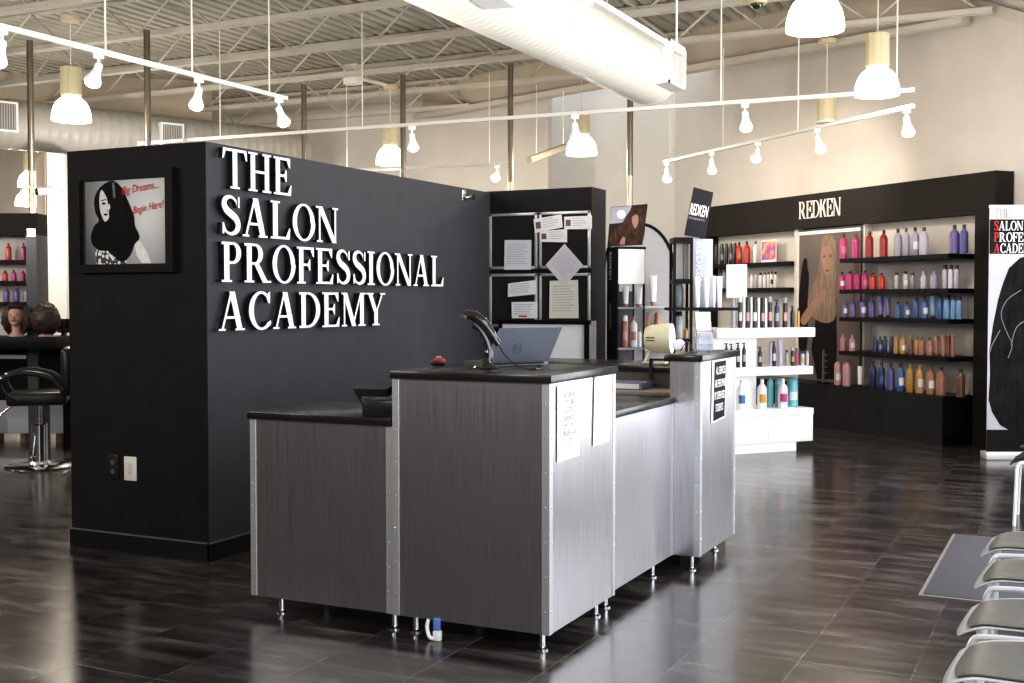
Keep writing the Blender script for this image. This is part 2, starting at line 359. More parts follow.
# glazed front on the right (outside the picture): frame with tall panes open to the daylight
wb = MB(); wb.box(.75, -4, 0, .9, 14, .35).box(.75, -4, 3.1, .9, 14, 5.2)
for i in range(10): wb.box(.75, -4 + i * 2, .35, .9, -3.9 + i * 2, 3.1)
struct(wb.build('wall_window_side', wallb_m))
# white column far left
a, b, c = PD(39, 300, 16.5), PD(48.5, 300, 15.8), PD(66.5, 300, 16)
cb = MB(); cb.hexa([V((*q.xy, z)) for z in (0, 3.5) for q in (a, b, c, c + hd * .4)]); co_ = struct(cb.build('wall_column', mat('white_column', (.62, .60, .57), .6, nz=.02)))
q_ = (b - a).normalized(); n_2 = V((q_.y, -q_.x, 0))
wallseg('wall_column_side', tuple((a + n_2 * .02).xy), tuple((b + n_2 * .02 - q_ * .02).xy), 0, 3.49, mat('tan_wall', (.62, .50, .36), .8, nz=.03), .015)

# steel deck + joists + bracing
db = MB(); xs = []; x = -25.9
while x < .8: xs += [(x, 0), (x + .10, 0), (x + .115, .06), (x + .165, .06)]; x += .18
vs = [(xx, y, ZD + zz) for y in (-3.9, 16.6) for xx, zz in xs]; n = len(xs)
db.add(vs, [(i, i + 1, n + i + 1, n + i) for i in range(n - 1)]); struct(db.build('ceiling', deck_m, smooth=False))
YJ = [10.2 + 1.46 * k_ for k_ in range(-6, 5)]
for j, yj in enumerate(YJ):
    x1 = min(-.9, A.x - (yj - A.y) * (A.x - B.x) / (B.y - A.y) - .1) if yj > A.y - .3 else -.75
    jb = MB()
    for dy in (-.055, .01): jb.box(-25.5, yj + dy, ZJ, x1, yj + dy + .045, ZJ + .055)
    for dy in (-.05, .01): jb.box(-25.5, yj + dy, ZD - .05, x1, yj + dy + .04, ZD - .012)
    x = x1 - .1; kk = 0
    while x > -18:
        jb.tube([(x, yj, ZJ + .02), (x - .55, yj, ZD - .03)] if kk % 2 == 0 else [(x, yj, ZD - .03), (x - .55, yj, ZJ + .02)], .015, 5); x -= .55; kk += 1
    struct(jb.build('beam', joist_m, smooth=False))
    if 2 <= j < len(YJ) - 1:
        for i in range(6):
            bx_ = -2.6 - 2.4 * i
            if yj + 1.46 > A.y and bx_ > A.x - (yj + 1.46 - A.y) * (A.x - B.x) / (B.y - A.y): continue
            struct(MB().tube([(bx_, yj, ZJ + .03), (bx_, yj + 1.46, ZD - .05)], .034, 4).build('beam_brace', joist_m, smooth=False))
# ------------------------------------------------------------------ black partition with the sign
BX, BY, BT = -4.583, 5.385, 2.445
EY = 9.0
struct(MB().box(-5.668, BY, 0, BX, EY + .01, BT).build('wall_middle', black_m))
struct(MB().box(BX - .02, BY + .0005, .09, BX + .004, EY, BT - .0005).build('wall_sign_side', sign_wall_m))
struct(MB().box(-4.7, EY, 0, -3.645, EY + .315, BT + .01).build('wall_notice', black_m))
tb = MB(); tb.box(-5.674, BY - .012, 0, BX + .012, BY, .105).box(BX, BY - .012, 0, BX + .014, EY, .105)
struct(MB().box(-5.676, BY - .015, .105, BX + .014, BY, .113).box(BX, BY - .015, .105, BX + .018, EY, .113).build('trim_3', mat('baseboard_lip', (.13, .125, .12), .4, nz=.1)))
struct(tb.build('baseboard_middle', base_m))
# raised wall sign
sg = thing('wall_sign', 'large white raised serif letters reading THE SALON PROFESSIONAL ACADEMY on the black partition', 'sign', (BX, 6.6, 1.34))
rows = [('THE', 2.187, 2.42, 5.471, 6.145, .03), ('SALON', 1.911, 2.145, 5.448, 6.655, .03), ('PROFESSIONAL', 1.636, 1.871, 5.453, 8.11, .04), ('ACADEMY', 1.35, 1.58, 5.424, 7.241, .04)]
for word, z0, z1, y0, y1, gap in rows:
    gl = [glyph(c_) for c_ in word]; tot = sum(w_ for w_, _ in gl) + gap * (len(word) - 1); kx = (y1 - y0) / tot; h = z1 - z0; x = 0.
    we = bpy.data.objects.new('sign_word', None); C.objects.link(we); we.parent = sg; we['label'] = 'the word ' + word; RM[we.name] = RM[sg.name]
    for (w_, polys), ch in zip(gl, word):
        M = basis((BX + .022, y0 + x * kx, z0), (0, 1, 0), (0, 0, 1)); b = MB()
        for ip_, pl in enumerate(polys):
            pl = [(p_[0] * kx, p_[1] * h) for p_ in pl]
            ar = sum(pl[i][0] * pl[(i + 1) % len(pl)][1] - pl[(i + 1) % len(pl)][0] * pl[i][1] for i in range(len(pl)))
            b.prism(pl if ar > 0 else pl[::-1], M, .03 + .00015 * ip_)
        lo_ = b.build('raised_letter', letter_m, we, smooth=False); lo_['label'] = 'letter ' + ch; lo_.data.materials.append(letter_side)
        for pg_ in lo_.data.polygons: pg_.material_index = 0 if abs(pg_.normal.x) > .9 else 1
        st = MB(); x += w_ + gap
# small wall fitting near the top right of the sign wall
w1 = PX(463, 197, BX); fx = thing('wall_hook', 'small shiny metal fitting high on the black sign wall near its inner corner', 'hook', w1)
MB().box(w1.x, w1.y - .03, w1.z - .03, w1.x + .012, w1.y + .03, w1.z + .06, .004).build('mounting_plate', chrome_m, fx); MB().tube([w1 + V((0, .05, 0)), w1 + V((.07, .05, 0))], [.018, .024], 12).build('peg', chrome_m, fx)

# framed portrait on the dark end of the partition
def polyM(b, pts, z0, s, pf, M, t, mirror=False):
    Mi = M.inverted(); P2 = [Mi @ pf(z0[0] + x_ / s, z0[1] + y_ / s) for x_, y_ in pts]; P2 = [(p_.x, p_.y) for p_ in P2]
    ar = sum(P2[i][0] * P2[(i + 1) % len(P2)][1] - P2[(i + 1) % len(P2)][0] * P2[i][1] for i in range(len(P2)))
    return b.prism(P2 if ar > 0 else P2[::-1], M, t)
def smoothpoly(pts, n=5):
    P = [pts[-1]] + pts + pts[:2]; out = []
    for i in range(1, len(pts) + 1):
        for k_ in range(n):
            t = k_ / n; p0, p1, p2, p3 = P[i - 1], P[i], P[i + 1], P[i + 2]
            out.append(tuple(.5 * (2 * p1[j] + (p2[j] - p0[j]) * t + (2 * p0[j] - 5 * p1[j] + 4 * p2[j] - p3[j]) * t * t + (3 * p1[j] - p0[j] - 3 * p2[j] + p3[j]) * t ** 3) for j in (0, 1)))
    return out
pic = thing('framed_picture', 'black framed black-and-white portrait with red script on the dark end wall', 'picture', (-5.17, BY, 1.70))
fb = MB(); y0, y1 = BY - .045, BY - .001
fb.box(-5.555, y0, 2.252, -4.795, y1, 2.305).box(-5.555, y0, 1.695, -4.795, y1, 1.745).box(-5.555, y0, 1.745, -5.525, y1, 2.252).box(-4.85, y0, 1.745, -4.795, y1, 2.252)
fb.build('picture_frame', mat('black_frame', (.009, .008, .008), .55, spec=.12, nz=.1), pic)
gm = mat('grey_studio_print', (.3, .3, .31), .35)
gn = gm.node_tree; g_tc = gn.nodes.new('ShaderNodeTexCoord'); g_mp = gn.nodes.new('ShaderNodeMapping'); g_mp.inputs['Location'].default_value = (-.30, 0, -.52); g_mp.inputs['Scale'].default_value = (2.1, 1, 1.8)
gr = gn.nodes.new('ShaderNodeTexGradient'); gr.gradient_type = 'SPHERICAL'; g_cr = gn.nodes.new('ShaderNodeValToRGB'); g_cr.color_ramp.elements[0].color = (.05, .05, .055, 1); g_cr.color_ramp.elements[1].color = (.50, .50, .51, 1)
gn.links.new(g_tc.outputs['Object'], g_mp.inputs[0]); gn.links.new(g_mp.outputs[0], gr.inputs[0]); gn.links.new(gr.outputs[0], g_cr.inputs[0]); gn.links.new(g_cr.outputs[0], gn.nodes['Principled BSDF'].inputs['Base Color'])
MB().box(-5.53, BY - .016, 1.74, -4.845, BY - .002, 2.255).build('photo_print', gm, pic)
PM = basis((0, BY - .017, 0), (1, 0, 0), (0, 0, 1)); pf = lambda u, v: PY(u, v, BY - .017)
Z1 = (60, 150); S1 = 4.879
def printpart(name, pts, m, parent, Z, s, pf_, M_, t, sm=True): return polyM(MB(), smoothpoly(pts) if sm else pts, Z, s, pf_, M_, t).build(name, m, parent, smooth=False)
ph_white = mat('print_white', (.62, .62, .62), .5, spec=.1, nz=.08, nscale=25); ph_black = mat('print_black', (.006, .006, .0065), .6, spec=.08, nz=.5, nscale=14, stretch=(3, 3, .5)); ph_grey = mat('print_grey', (.72, .72, .72), .5, spec=.1, nz=.15)
printpart('printed_arm', [(360, 440), (392, 445), (430, 505), (447, 552), (400, 552), (372, 510)], ph_grey, pic, Z1, S1, pf, PM, .0006, False)
dm = mat('print_pattern', (.55, .55, .55), .4); 
vn = dm.node_tree.nodes.new('ShaderNodeTexVoronoi'); vn.inputs['Scale'].default_value = 45; vr = dm.node_tree.nodes.new('ShaderNodeValToRGB'); vr.color_ramp.interpolation = 'CONSTANT'; vr.color_ramp.elements[0].color = (.7, .7, .7, 1); vr.color_ramp.elements[1].color = (.01, .01, .01, 1); vr.color_ramp.elements[1].position = .48
dm.node_tree.links.new([x_ for x_ in dm.node_tree.nodes if x_.type == 'TEX_COORD'][0].outputs['Object'], vn.inputs['Vector']); dm.node_tree.links.new(vn.outputs['Distance'], vr.inputs[0]); dm.node_tree.links.new(vr.outputs[0], dm.node_tree.nodes['Principled BSDF'].inputs['Base Color'])
printpart('printed_dress', [(172, 488), (250, 490), (325, 530), (325, 557), (178, 557)], dm, pic, Z1, S1, pf, PM, .0006, False)
printpart('printed_hair', [(230, 157), (265, 152), (305, 190), (332, 250), (360, 320), (366, 370), (388, 425), (362, 465), (345, 510), (310, 545), (270, 525), (240, 495), (195, 490), (158, 460), (153, 415), (168, 370), (190, 345), (172, 300), (168, 240), (190, 190)], ph_black, pic, Z1, S1, pf, PM, .0012)
printpart('printed_face', [(203, 195), (222, 220), (243, 262), (245, 285), (238, 300), (240, 330), (222, 350), (208, 330), (196, 290), (193, 235)], ph_white, pic, Z1, S1, pf, PM, .0018)
printpart('reflection_stripe', [(254, 160), (266, 160), (271, 235), (262, 232)], mat('reflection_grey', (.16, .16, .16), .5, spec=.1, nz=.2), pic, Z1, S1, pf, PM, .0016, False)  # grey stripe painted in for a light reflection over the hair
fe = MB()
for pl in ([(203, 262), (210, 256), (220, 257), (226, 263), (214, 268)], [(214, 313), (224, 309), (236, 312), (228, 321), (218, 320)], [(200, 246), (224, 240), (226, 244), (201, 250)], [(233, 262), (240, 258), (243, 264)], [(228, 294), (238, 296), (230, 299)], [(236, 200), (243, 262), (238, 268), (226, 225)]): polyM(fe, pl, Z1, S1, pf, PM, .0022)
fe.build('printed_features', ph_black, pic, smooth=False)
for s_, (u, v), w_, h_, rot in (('Big Dreams...', (303, 218), .285, .048, 6), ('Begin Here!', (358, 312), .243, .046, 8)):
    p = pf(60 + u / S1, 150 + v / S1); M = basis(p, (math.cos(R(rot)), 0, math.sin(R(rot))), (0, 0, 1)); text(s_, M, h_, redink, 'printed_lettering', pic, w=w_, ext=.003, shear=.35)
# outlets
for u0, v0, u1, v1, m, lab in ((108, 455, 119, 478.5, plas_m, 'black electrical outlet plate low on the dark end wall'), (125, 457, 137, 480, mat('white_plate', (.75, .72, .68), .4, nz=.02), 'white cover plate low on the dark end wall beside the black outlet')):
    a = PY(u0, v1, BY); b = PY(u1, v0, BY); t = thing('outlet_plate', lab, 'outlet', ((a.x + b.x) / 2, BY, a.z))
    MB().box(a.x, BY - .008, a.z, b.x, BY, b.z, .003).build('cover_plate', m, t); cx = (a.x + b.x) / 2; cz = (a.z + b.z) / 2
    if m is plas_m:
        for dz in (-.028, .028): MB().lathe((cx, BY - .0075, cz + dz), [(0, .003), (.016, .003), (.017, 0)], 16, axes=(V((1, 0, 0)), V((0, 0, 1)), V((0, -1, 0)))).build('socket', mat('socket_grey', (.1, .1, .1), .3, nz=.05), t)
    else: MB().box(cx - .017, BY - .0105, cz - .034, cx + .017, BY - .007, cz + .034, .002).build('insert', mat('plate_insert', (.6, .58, .55), .4, nz=.02), t)

# ------------------------------------------------------------------ notice boards
bcols = [(-4.579, -4.128), (-4.112, -3.650)]; brows = [(1.79, 2.262, 'upper'), (1.30, 1.752, 'lower')]
for z0, z1, rn in brows:
    for (x0, x1), cn in zip(bcols, ('left', 'right')):
        t = thing('notice_board', f'silver framed black notice board, {rn} {cn} of the four on the black wall', 'notice board', ((x0 + x1) / 2, EY, z0), group='silver framed notice boards')
        MB().box(x0 + .01, EY - .012, z0 + .01, x1 - .01, EY - .001, z1 - .01).build('board_surface', cork_m, t)
        b = MB(); w_ = .024; b.box(x0, EY - .022, z0, x0 + w_, EY, z1, .004).box(x1 - w_, EY - .022, z0, x1, EY, z1, .004).box(x0, EY - .022, z0, x1, EY, z0 + w_, .004).box(x0, EY - .022, z1 - w_, x1, EY, z1, .004); b.build('board_frame', silver_m, t)
def sheet(name, label, cat, pts, Z, s, pf_, M_, m, t, lines=0, photo=False, group=None, red=False):
    b = MB(); polyM(b, pts, Z, s, pf_, M_, t); b2 = b.build(name, m); tag(b2, label, cat, group)
    Mi = M_.inverted(); q = [Mi @ pf_(Z[0] + x_ / s, Z[1] + y_ / s) for x_, y_ in pts]
    tl, tr, br, bl = q
    def L(a, c): return tl.lerp(tr, a).lerp(bl.lerp(br, a), c)
    if lines:
        lb = MB()
        for i in range(lines):
            c0 = .14 + .72 * i / lines; x0_ = .32 if photo else .1; x1_ = .9 - .25 * random.random()
            P = [L(x0_, c0), L(x0_, c0 + .22 / lines), L(x1_, c0 + .22 / lines), L(x1_, c0)]
            lb.prism([(p_.x, p_.y) for p_ in P], M_, t + .0005)
        lb.build('print_lines', faint_ink, b2, smooth=False)
    if photo:
        P = [L(.06, .25), L(.06, .75), L(.24, .75), L(.24, .25)]; MB().prism([(p_.x, p_.y) for p_ in P], M_, t + .0006).build('photo', mat('small_photo', (.16, .09, .07), .5, nz=.5, nscale=60), b2, smooth=False)
    if red:
        P = [L(.28, .82), L(.28, .92), L(.6, .92), L(.6, .82)]; MB().prism([(p_.x, p_.y) for p_ in P], M_, t + .0006).build('red_note', redink, b2, smooth=False)
    return b2
NM = basis((0, EY - .024, 0), (1, 0, 0), (0, 0, 1)); nf = lambda u, v: PY(u, v, EY - .024)
Z2 = (480, 171); S2 = 6.38; Z3 = (480, 260)
sheet('paper_notice', 'pale blue printed sheet pinned on the upper left notice board', 'paper', [(158, 440), (328, 440), (326, 630), (154, 630)], Z2, S2, nf, NM, mat('pale_blue_paper', (.66, .70, .74), .7, nz=.02), .002, 9)
sheet('paper_notice', 'white horizontal card lowest of the three overlapping photo cards on the upper right board', 'paper', [(383, 385), (556, 370), (556, 455), (385, 452)], Z2, S2, nf, NM, paper_m, .002, 4, True, 'photo cards on the upper right board')
sheet('paper_notice', 'white tilted card with small portrait overlapping the board divider', 'paper', [(343, 308), (520, 276), (528, 360), (352, 395)], Z2, S2, nf, NM, paper_m, .005, 4, True, 'photo cards on the upper right board')
sheet('paper_notice', 'white card with small portrait at the top right corner of the boards', 'paper', [(538, 292), (714, 285), (714, 370), (538, 372)], Z2, S2, nf, NM, paper_m, .004, 4, True, 'photo cards on the upper right board')
sheet('paper_notice', 'cream typed sheet pinned on the lower right notice board', 'paper', [(445, 133), (626, 127), (630, 372), (442, 372)], Z3, S2, nf, NM, cream_paper, .002, 10)
sheet('paper_notice', 'lilac sheet hung as a diamond between the two right notice boards', 'paper', [(540, 465), (658, 600), (538, 738), (420, 600)], Z2, S2, nf, NM, lilac_paper, .006, 8)
sheet('paper_notice', 'tilted lined white note higher on the lower left notice board', 'paper', [(180, 150), (354, 128), (358, 218), (178, 236)], Z3, S2, nf, NM, paper_m, .003, 5)
sheet('paper_notice', 'white note with a red line lower on the lower left notice board', 'paper', [(202, 268), (366, 266), (366, 372), (204, 372)], Z3, S2, nf, NM, paper_m, .003, 5, red=True)
# white panel in a black frame standing in front of the board wall
wp = thing('framed_whiteboard', 'white board in a thick black frame standing below the notice boards', 'whiteboard', (-4.0, 8.93, 0))
MB().box(-4.42, 8.90, 0, -3.66, 8.94, 1.33).build('white_face', mat('bright_white_panel', (.86, .87, .90), .4, nz=.01), wp)
b = MB(); b.box(-4.44, 8.88, 1.33, -3.60, 8.97, 1.365).box(-3.66, 8.88, 0, -3.615, 8.97, 1.34).box(-4.44, 8.88, 0, -4.41, 8.97, 1.34); b.build('panel_frame', blackl_m, wp)
MB().box(-3.615, 8.88, 0, -3.59, 8.97, 1.36).build('edge_strip', silver_m, wp)

# ------------------------------------------------------------------ reception desk
def desk_unit(name, label, x0, y0, x1, y1, ztop, trims, feet, ov=.014, th=.036, zb=.09, slab=None):
    t = thing(name, label, 'reception desk', ((x0 + x1) / 2, (y0 + y1) / 2, 0), group='brushed steel reception desk units')
    MB().box(x0, y0, zb, x1, y1, ztop - th).build('steel_panel', steel_m, t)
    s = slab or (x0 - ov, y0 - ov, x1 + ov, y1 + ov)
    MB().box(s[0], s[1], ztop - th, s[2], s[3], ztop, .003).build('counter_top', counter_m, t)
    for (xa, ya, dx, dy) in trims:             # L-shaped corner strips with rivets
        b = MB(); w_ = .032; tt = .004
        if dx: b.box(xa + (tt if dx < 0 else 0), ya - tt, zb, xa + dx * w_, ya, ztop - th)
        if dy: b.box(xa - tt * (-1), ya, zb, xa, ya + dy * w_, ztop - th)
        tr = b.build('corner_trim', alu_m, t)
        for i in range(7):
            z = zb + .1 + i * (ztop - zb - .22) / 6
            if dx: MB().sphere((xa + dx * .016, ya - tt, z), .0042, seg=8).build('rivet', chrome_m, tr)
            if dy: MB().sphere((xa + tt, ya + dy * .016, z), .0042, seg=8).build('rivet', chrome_m, tr)
    for (fx_, fy_) in feet:
        MB().lathe((fx_, fy_, 0), [(.026, 0), (.026, .006), (.014, .014), (.0125, .02), (.0125, zb)], 14).build('leg', chrome_m, t)
    return t
desk_unit('reception_desk', 'low brushed steel counter at the left end of the reception desk', -3.645, 4.592, -2.838, 5.20, .99, [(-3.645, 4.592, 1, 0), (-2.838, 4.592, -1, 0)], [(-3.515, 4.66), (-2.87, 4.66), (-3.56, 5.1), (-2.9, 5.1)], slab=(-3.652, 4.575, -2.838, 5.215))
desk_unit('reception_desk', 'tall brushed steel counter at the front corner of the reception desk with laptop and scanner', -2.83, 4.584, -2.05, 5.365, 1.21, [(-2.83, 4.584, 1, 0), (-2.05, 4.584, -1, 1), (-2.05, 5.365, 0, -1)], [(-2.755, 4.66), (-2.115, 4.66), (-2.11, 5.27), (-2.75, 5.28)], slab=(-2.836, 4.566, -2.032, 5.366))
desk_unit('reception_desk', 'low brushed steel counter on the right side of the reception desk between two taller units', -2.68, 5.37, -2.08, 6.362, .985, [(-2.08, 5.37, 0, 1), (-2.08, 6.362, 0, -1)], [(-2.13, 5.45), (-2.13, 6.16), (-2.6, 5.45), (-2.6, 6.2)], slab=(-2.70, 5.368, -2.066, 6.343))
desk_unit('reception_desk', 'narrow tall brushed steel end pillar of the reception desk with a black sign', -2.10, 6.365, -1.925, 7.10, 1.222, [(-1.925, 6.365, -1, 1), (-1.925, 7.10, 0, -1)], [(-1.985, 6.42), (-2.02, 7.0)], slab=(-2.13, 6.345, -1.905, 7.14))
# rear counter inside the desk
rc = thing('back_counter', 'dark back counter inside the reception desk behind the low right counter', 'counter', (-2.75, 7.2, 0))
MB().box(-3.4, 7.02, .0, -2.12, 7.60, 1.085).build('counter_body', mat('brown_laminate', (.14, .115, .10), .4, nz=.1), rc)
MB().box(-3.42, 6.98, 1.085, -2.11, 7.62, 1.12, .003).build('counter_top', counter_m, rc)
MB().box(-3.4, 6.66, .96, -2.12, 7.02, .985, .003).build('ledge', mat('taupe_ledge', (.30, .26, .23), .35, nz=.1), rc)
MB().box(-3.38, 6.70, .0, -2.14, 7.02, .96).build('ledge_body', blackl_m, rc)
# things lying on the ledge
a = PZ(663, 384, .985)
bn = thing('ring_binder', 'slate blue binder lying on the back counter ledge beside the end pillar', 'binder', (a.x - .05, 6.83, .985))
MB().box(a.x - .19, 6.74, .986, a.x + .06, 6.95, 1.03, .004).build('cover', mat('slate_blue', (.16, .18, .27), .5, nz=.05), bn); MB().box(a.x - .185, 6.737, .992, a.x + .04, 6.85, 1.022).build('pages', paper_m, bn)
a = PZ(640, 376, 1.0)
tag(MB().box(-2.90, 6.75, .986, -2.64, 6.93, 1.003, .002).build('paper_stack', mat('off_white_paper', (.62, .56, .52), .6, nz=.05)), 'thin stack of pale papers on the back counter ledge', 'paper')
a = PZ(652, 363, 1.12)
hk = thing('black_bracket', 'thin black square hook bracket standing on the back counter below the cream dryer', 'bracket', (a.x, 7.0, 1.12))
x_ = PY(651.5, 370, 6.97).x
MB().box(x_ - .011, 6.955, 1.0, x_ + .011, 6.975, 1.165).build('upright', plas_m, hk); MB().box(x_ - .011, 6.955, 1.155, x_ + .10, 6.975, 1.167).build('crossbar', plas_m, hk)
# white paper signs and black sign on the steel
SXM = basis((-2.0445, 0, 0), (0, 1, 0), (0, 0, 1)); sf_ = lambda u, v: PX(u, v, -2.0445)
Z4 = (540, 370); S4 = 6.83
def paper_sign(label, pts, rowsx, m=paper_m):
    b = MB(); polyM(b, pts, Z4, S4, sf_, SXM, .002); o = b.build('paper_sign', m); tag(o, label, 'paper sign', 'paper signs on the tall counter')
    for (s_, x0, x1, y) in rowsx:
        p = sf_(540 + x0 / S4, 370 + y / S4); q = sf_(540 + x1 / S4, 370 + (y - (x1 - x0) * .16) / S4)
        text(s_, basis((p.x, p.y, p.z), (0, 1, 0), (0, 0, 1)), .026, ink_m, 'handwriting', o, w=(q - p).length, ext=.004, shear=.1)
    return o
paper_sign('white paper sign with blue-black handwriting nearest the corner of the tall steel counter', [(118, 110), (266, 74), (266, 582), (118, 632)], [('IN ORDER', 160, 238, 193), ('TO BE', 172, 226, 242), ('ACCEPTED', 160, 236, 298), ('SERVICE', 160, 234, 352), ('CLIENTS MUST', 145, 244, 408), ('PRESENT AN', 150, 244, 458), ('I.D.', 180, 212, 505)])
o = paper_sign('nearly blank white sheet at the far edge of the tall steel counter side', [(372, 42), (484, 14), (466, 486), (362, 520)], [])
for (x_, y_, sz, m) in ((425, 90, .018, mat('pink_ink', (.75, .45, .45), .6, nz=.05)), (437, 330, .03, mat('grey_ink', (.62, .62, .66), .6, nz=.05))):
    p = sf_(540 + x_ / S4, 370 + y_ / S4); MB().lathe((p.x + .0025, p.y, p.z), [(0, .001), (sz, .001), (sz, 0)], 14, axes=(V((0, 1, 0)), V((0, 0, 1)), V((1, 0, 0)))).build('faint_print', m, o)
KX = -1.9205; kf = lambda u, v: PX(u, v, KX); KM = basis((KX, 0, 0), (0, 1, 0), (0, 0, 1)); Z5 = (690, 340); S5 = 7.58
b = MB(); polyM(b, [(168, 162), (275, 143), (262, 585), (160, 632)], Z5, S5, kf, KM, .002); ps = b.build('pillar_sign', mat('sign_border', (.75, .75, .75), .5, nz=.02)); tag(ps, 'black sign with white capital letters on the narrow steel end pillar', 'sign')
polyM(MB(), [(183, 168), (270, 152), (258, 575), (172, 618)], Z5, S5, kf, KM, .003).build('sign_face', mat('sign_black', (.010, .010, .010), .6, spec=.1, nz=.05), ps, smooth=False)
for s_, x0, x1, y in (('ALL SERVICES', 192, 262, 262), ('ARE PERFORMED', 182, 266, 362), ('BY SUPERVISED', 180, 257, 454), ('STUDENTS', 188, 244, 545)):
    p = kf(690 + x0 / S5, 340 + y / S5); q = kf(690 + x1 / S5, 340 + y / S5)
    text(s_, basis((KX, p.y, p.z), (0, 1, 0), (0, 0, 1)), .046, white_m, 'sign_lettering', ps, w=(q.y - p.y), ext=.005, bold=.01)

# ------------------------------------------------------------------ things on the desk
# laptop
Tz = 1.2105
BL, BR = PZ(486, 366, Tz), PZ(561, 364, Tz)
dx = (BR - BL).normalized(); dx = (dx + hd * .12).normalized(); wdt = .36; BR = BL + dx * wdt; nn = V((dx.y, -dx.x, 0))
lean = nn * .06 + up * .172 + dx * .045
lp = thing('laptop', 'dark grey open laptop seen from behind on the tall steel counter', 'laptop', ((BL + BR) / 2))
off = nn * -.012
b = MB(); b.hexa([BL + up * .012, BR + up * .012, BR + off + up * .012, BL + off + up * .012, BL + lean + up * .012, BR + lean + up * .012, BR + lean + off + up * .012, BL + lean + off + up * .012]); b.build('lid', laptop_m, lp)
b = MB(); bk = nn * -.22; b.hexa([BL, BL + bk, BR + bk, BR, BL + up * .018, BL + bk + up * .018, BR + bk + up * .018, BR + up * .018]); b.build('base', laptop_m, lp)
MB().tube([BL + dx * .03 + up * .012, BR - dx * .03 + up * .012], .009, 8).build('hinge', plas_m, lp)
cL = BL + dx * .145 + lean * .42 + up * .012; LM = basis(cL, dx, lean)
MB().lathe(cL, [(.0225, .0), (.0225, .0012), (.0255, .0012), (.0255, 0)], 24, axes=(LM.col[0].xyz, LM.col[1].xyz, LM.col[2].xyz), caps=False).build('emblem_ring', logo_m, lp)
lgt = text('DELL', LM @ Matrix.Translation((0, -.006, 0)), .012, logo_m, 'emblem_lettering', lp, w=.036, ext=.0016, align='CENTER')
# barcode scanner on stand
ds = dep(PZ(484, 368, Tz)); P_ = lambda u, v, e=0: PD(u, v, ds + e)
bs_ = PZ(486, 368.5, Tz)
sc = thing('barcode_scanner', 'black handheld barcode scanner resting on its curved stand on the tall counter', 'scanner', bs_)
MB().lathe(bs_, [(.062, 0), (.064, .006), (.05, .016), (.028, .028), (.02, .05)], 24, sy=.75).build('stand_base', gloss_b, sc)
MB().tube(sample([tuple(P_(*q)) for q in ((488, 366), (489, 352), (486, 340), (480, 330), (474, 324))], 5), [.022] * 6 + [.017] * 15, 12).build('stand_neck', gloss_b, sc)
MB().tube(sample([tuple(P_(*q)) for q in ((464.5, 315), (468, 314.5), (476, 317), (485, 324.5), (493, 336), (499, 345))], 5), [.017] * 4 + [.023] * 5 + [.026] * 6 + [.022] * 6 + [.017] * 5, 14).build('scanner_body', gloss_b, sc)
MB().tube([P_(463.8, 318, -.01), P_(464.3, 315, -.01)], [.016, .017], 12).build('scan_window', mat('brown_window', (.12, .07, .04), .2, nz=.05), sc)
MB().tube(sample([tuple(P_(*q)) for q in ((499, 345), (505, 355), (514, 363))] + [tuple(PZ(*q, Tz + .005)) for q in ((524, 368), (536, 369), (543, 367.5), (538, 365.5))], 6), .0045, 6).build('cable', plas_m, sc)
# red and black mouse
a = PZ(438, 365, Tz); ms = thing('computer_mouse', 'red topped black computer mouse on the tall counter', 'mouse', a)
MB().sphere((a.x, a.y, a.z + .012), .042, 1.0, .75, .42).build('mouse_body', plas_m, ms); MB().sphere((a.x + .006, a.y + .002, a.z + .020), .036, .95, .7, .5).build('mouse_top', red_m, ms); MB().tube([a + V((-.005, -.01, .039)), a + V((.02, -.005, .040))], .004, 8).build('wheel', silver_m, ms)
# card terminal on the low counter
Lz = .9905
a = PZ(373, 417, Lz); T0 = a + V((0, .10, 0)); tm = thing('card_terminal', 'black card payment terminal with tilted head on the low left counter', 'terminal', T0)
fr = frame(T0, R(8))
MB(fr).box(-.085, -.07, 0, .09, .09, .075, .006).build('terminal_base', plas_m, tm)
b = MB(fr); b.hexa([V(p_) for p_ in ((-.125, -.05, .09), (.035, -.05, .09), (.035, .05, .105), (-.125, .05, .105), (-.125, -.055, .125), (.035, -.055, .125), (.035, .05, .15), (-.125, .05, .15))]); b.build('terminal_head', mat('black_blue_plastic', (.014, .016, .022), .3, nz=.05), tm)
b = MB(fr); b.hexa([V(p_) for p_ in ((-.10, -.03, .045), (-.092, -.03, .045), (-.092, .03, .045), (-.10, .03, .045), (-.14, -.05, .125), (-.125, -.05, .125), (-.125, .04, .14), (-.14, .04, .14))]); b.build('side_flap', plas_m, tm)
MB(fr).box(.04, .0, 0, .11, .11, .17, .006).build('printer_block', plas_m, tm)
MB(fr).box(-.05, -.0725, .01, .04, -.069, .035).build('card_slot', gloss_b, tm)
# cable bundle under the desk
a = PZ(434, 640, 0); cbn = thing('floor_cable', 'white cable end with blue tape standing on the floor under the tall counter', 'cable', a)
MB().tube(sample([tuple(a + V(q)) for q in ((-.03, .02, .11), (-.035, .0, .06), (-.02, -.01, .02), (.0, -.01, .01), (.02, 0, .03))], 5), .009, 8).build('cable', white_m, cbn); MB().box(a.x - .0, a.y - .015, 0, a.x + .035, a.y + .015, .045, .005).build('plug', white_m, cbn); MB().box(a.x + .0, a.y - .01, .045, a.x + .03, a.y + .012, .10, .004).build('tape', mat('blue_tape', (.12, .2, .55), .5, nz=.05), cbn)
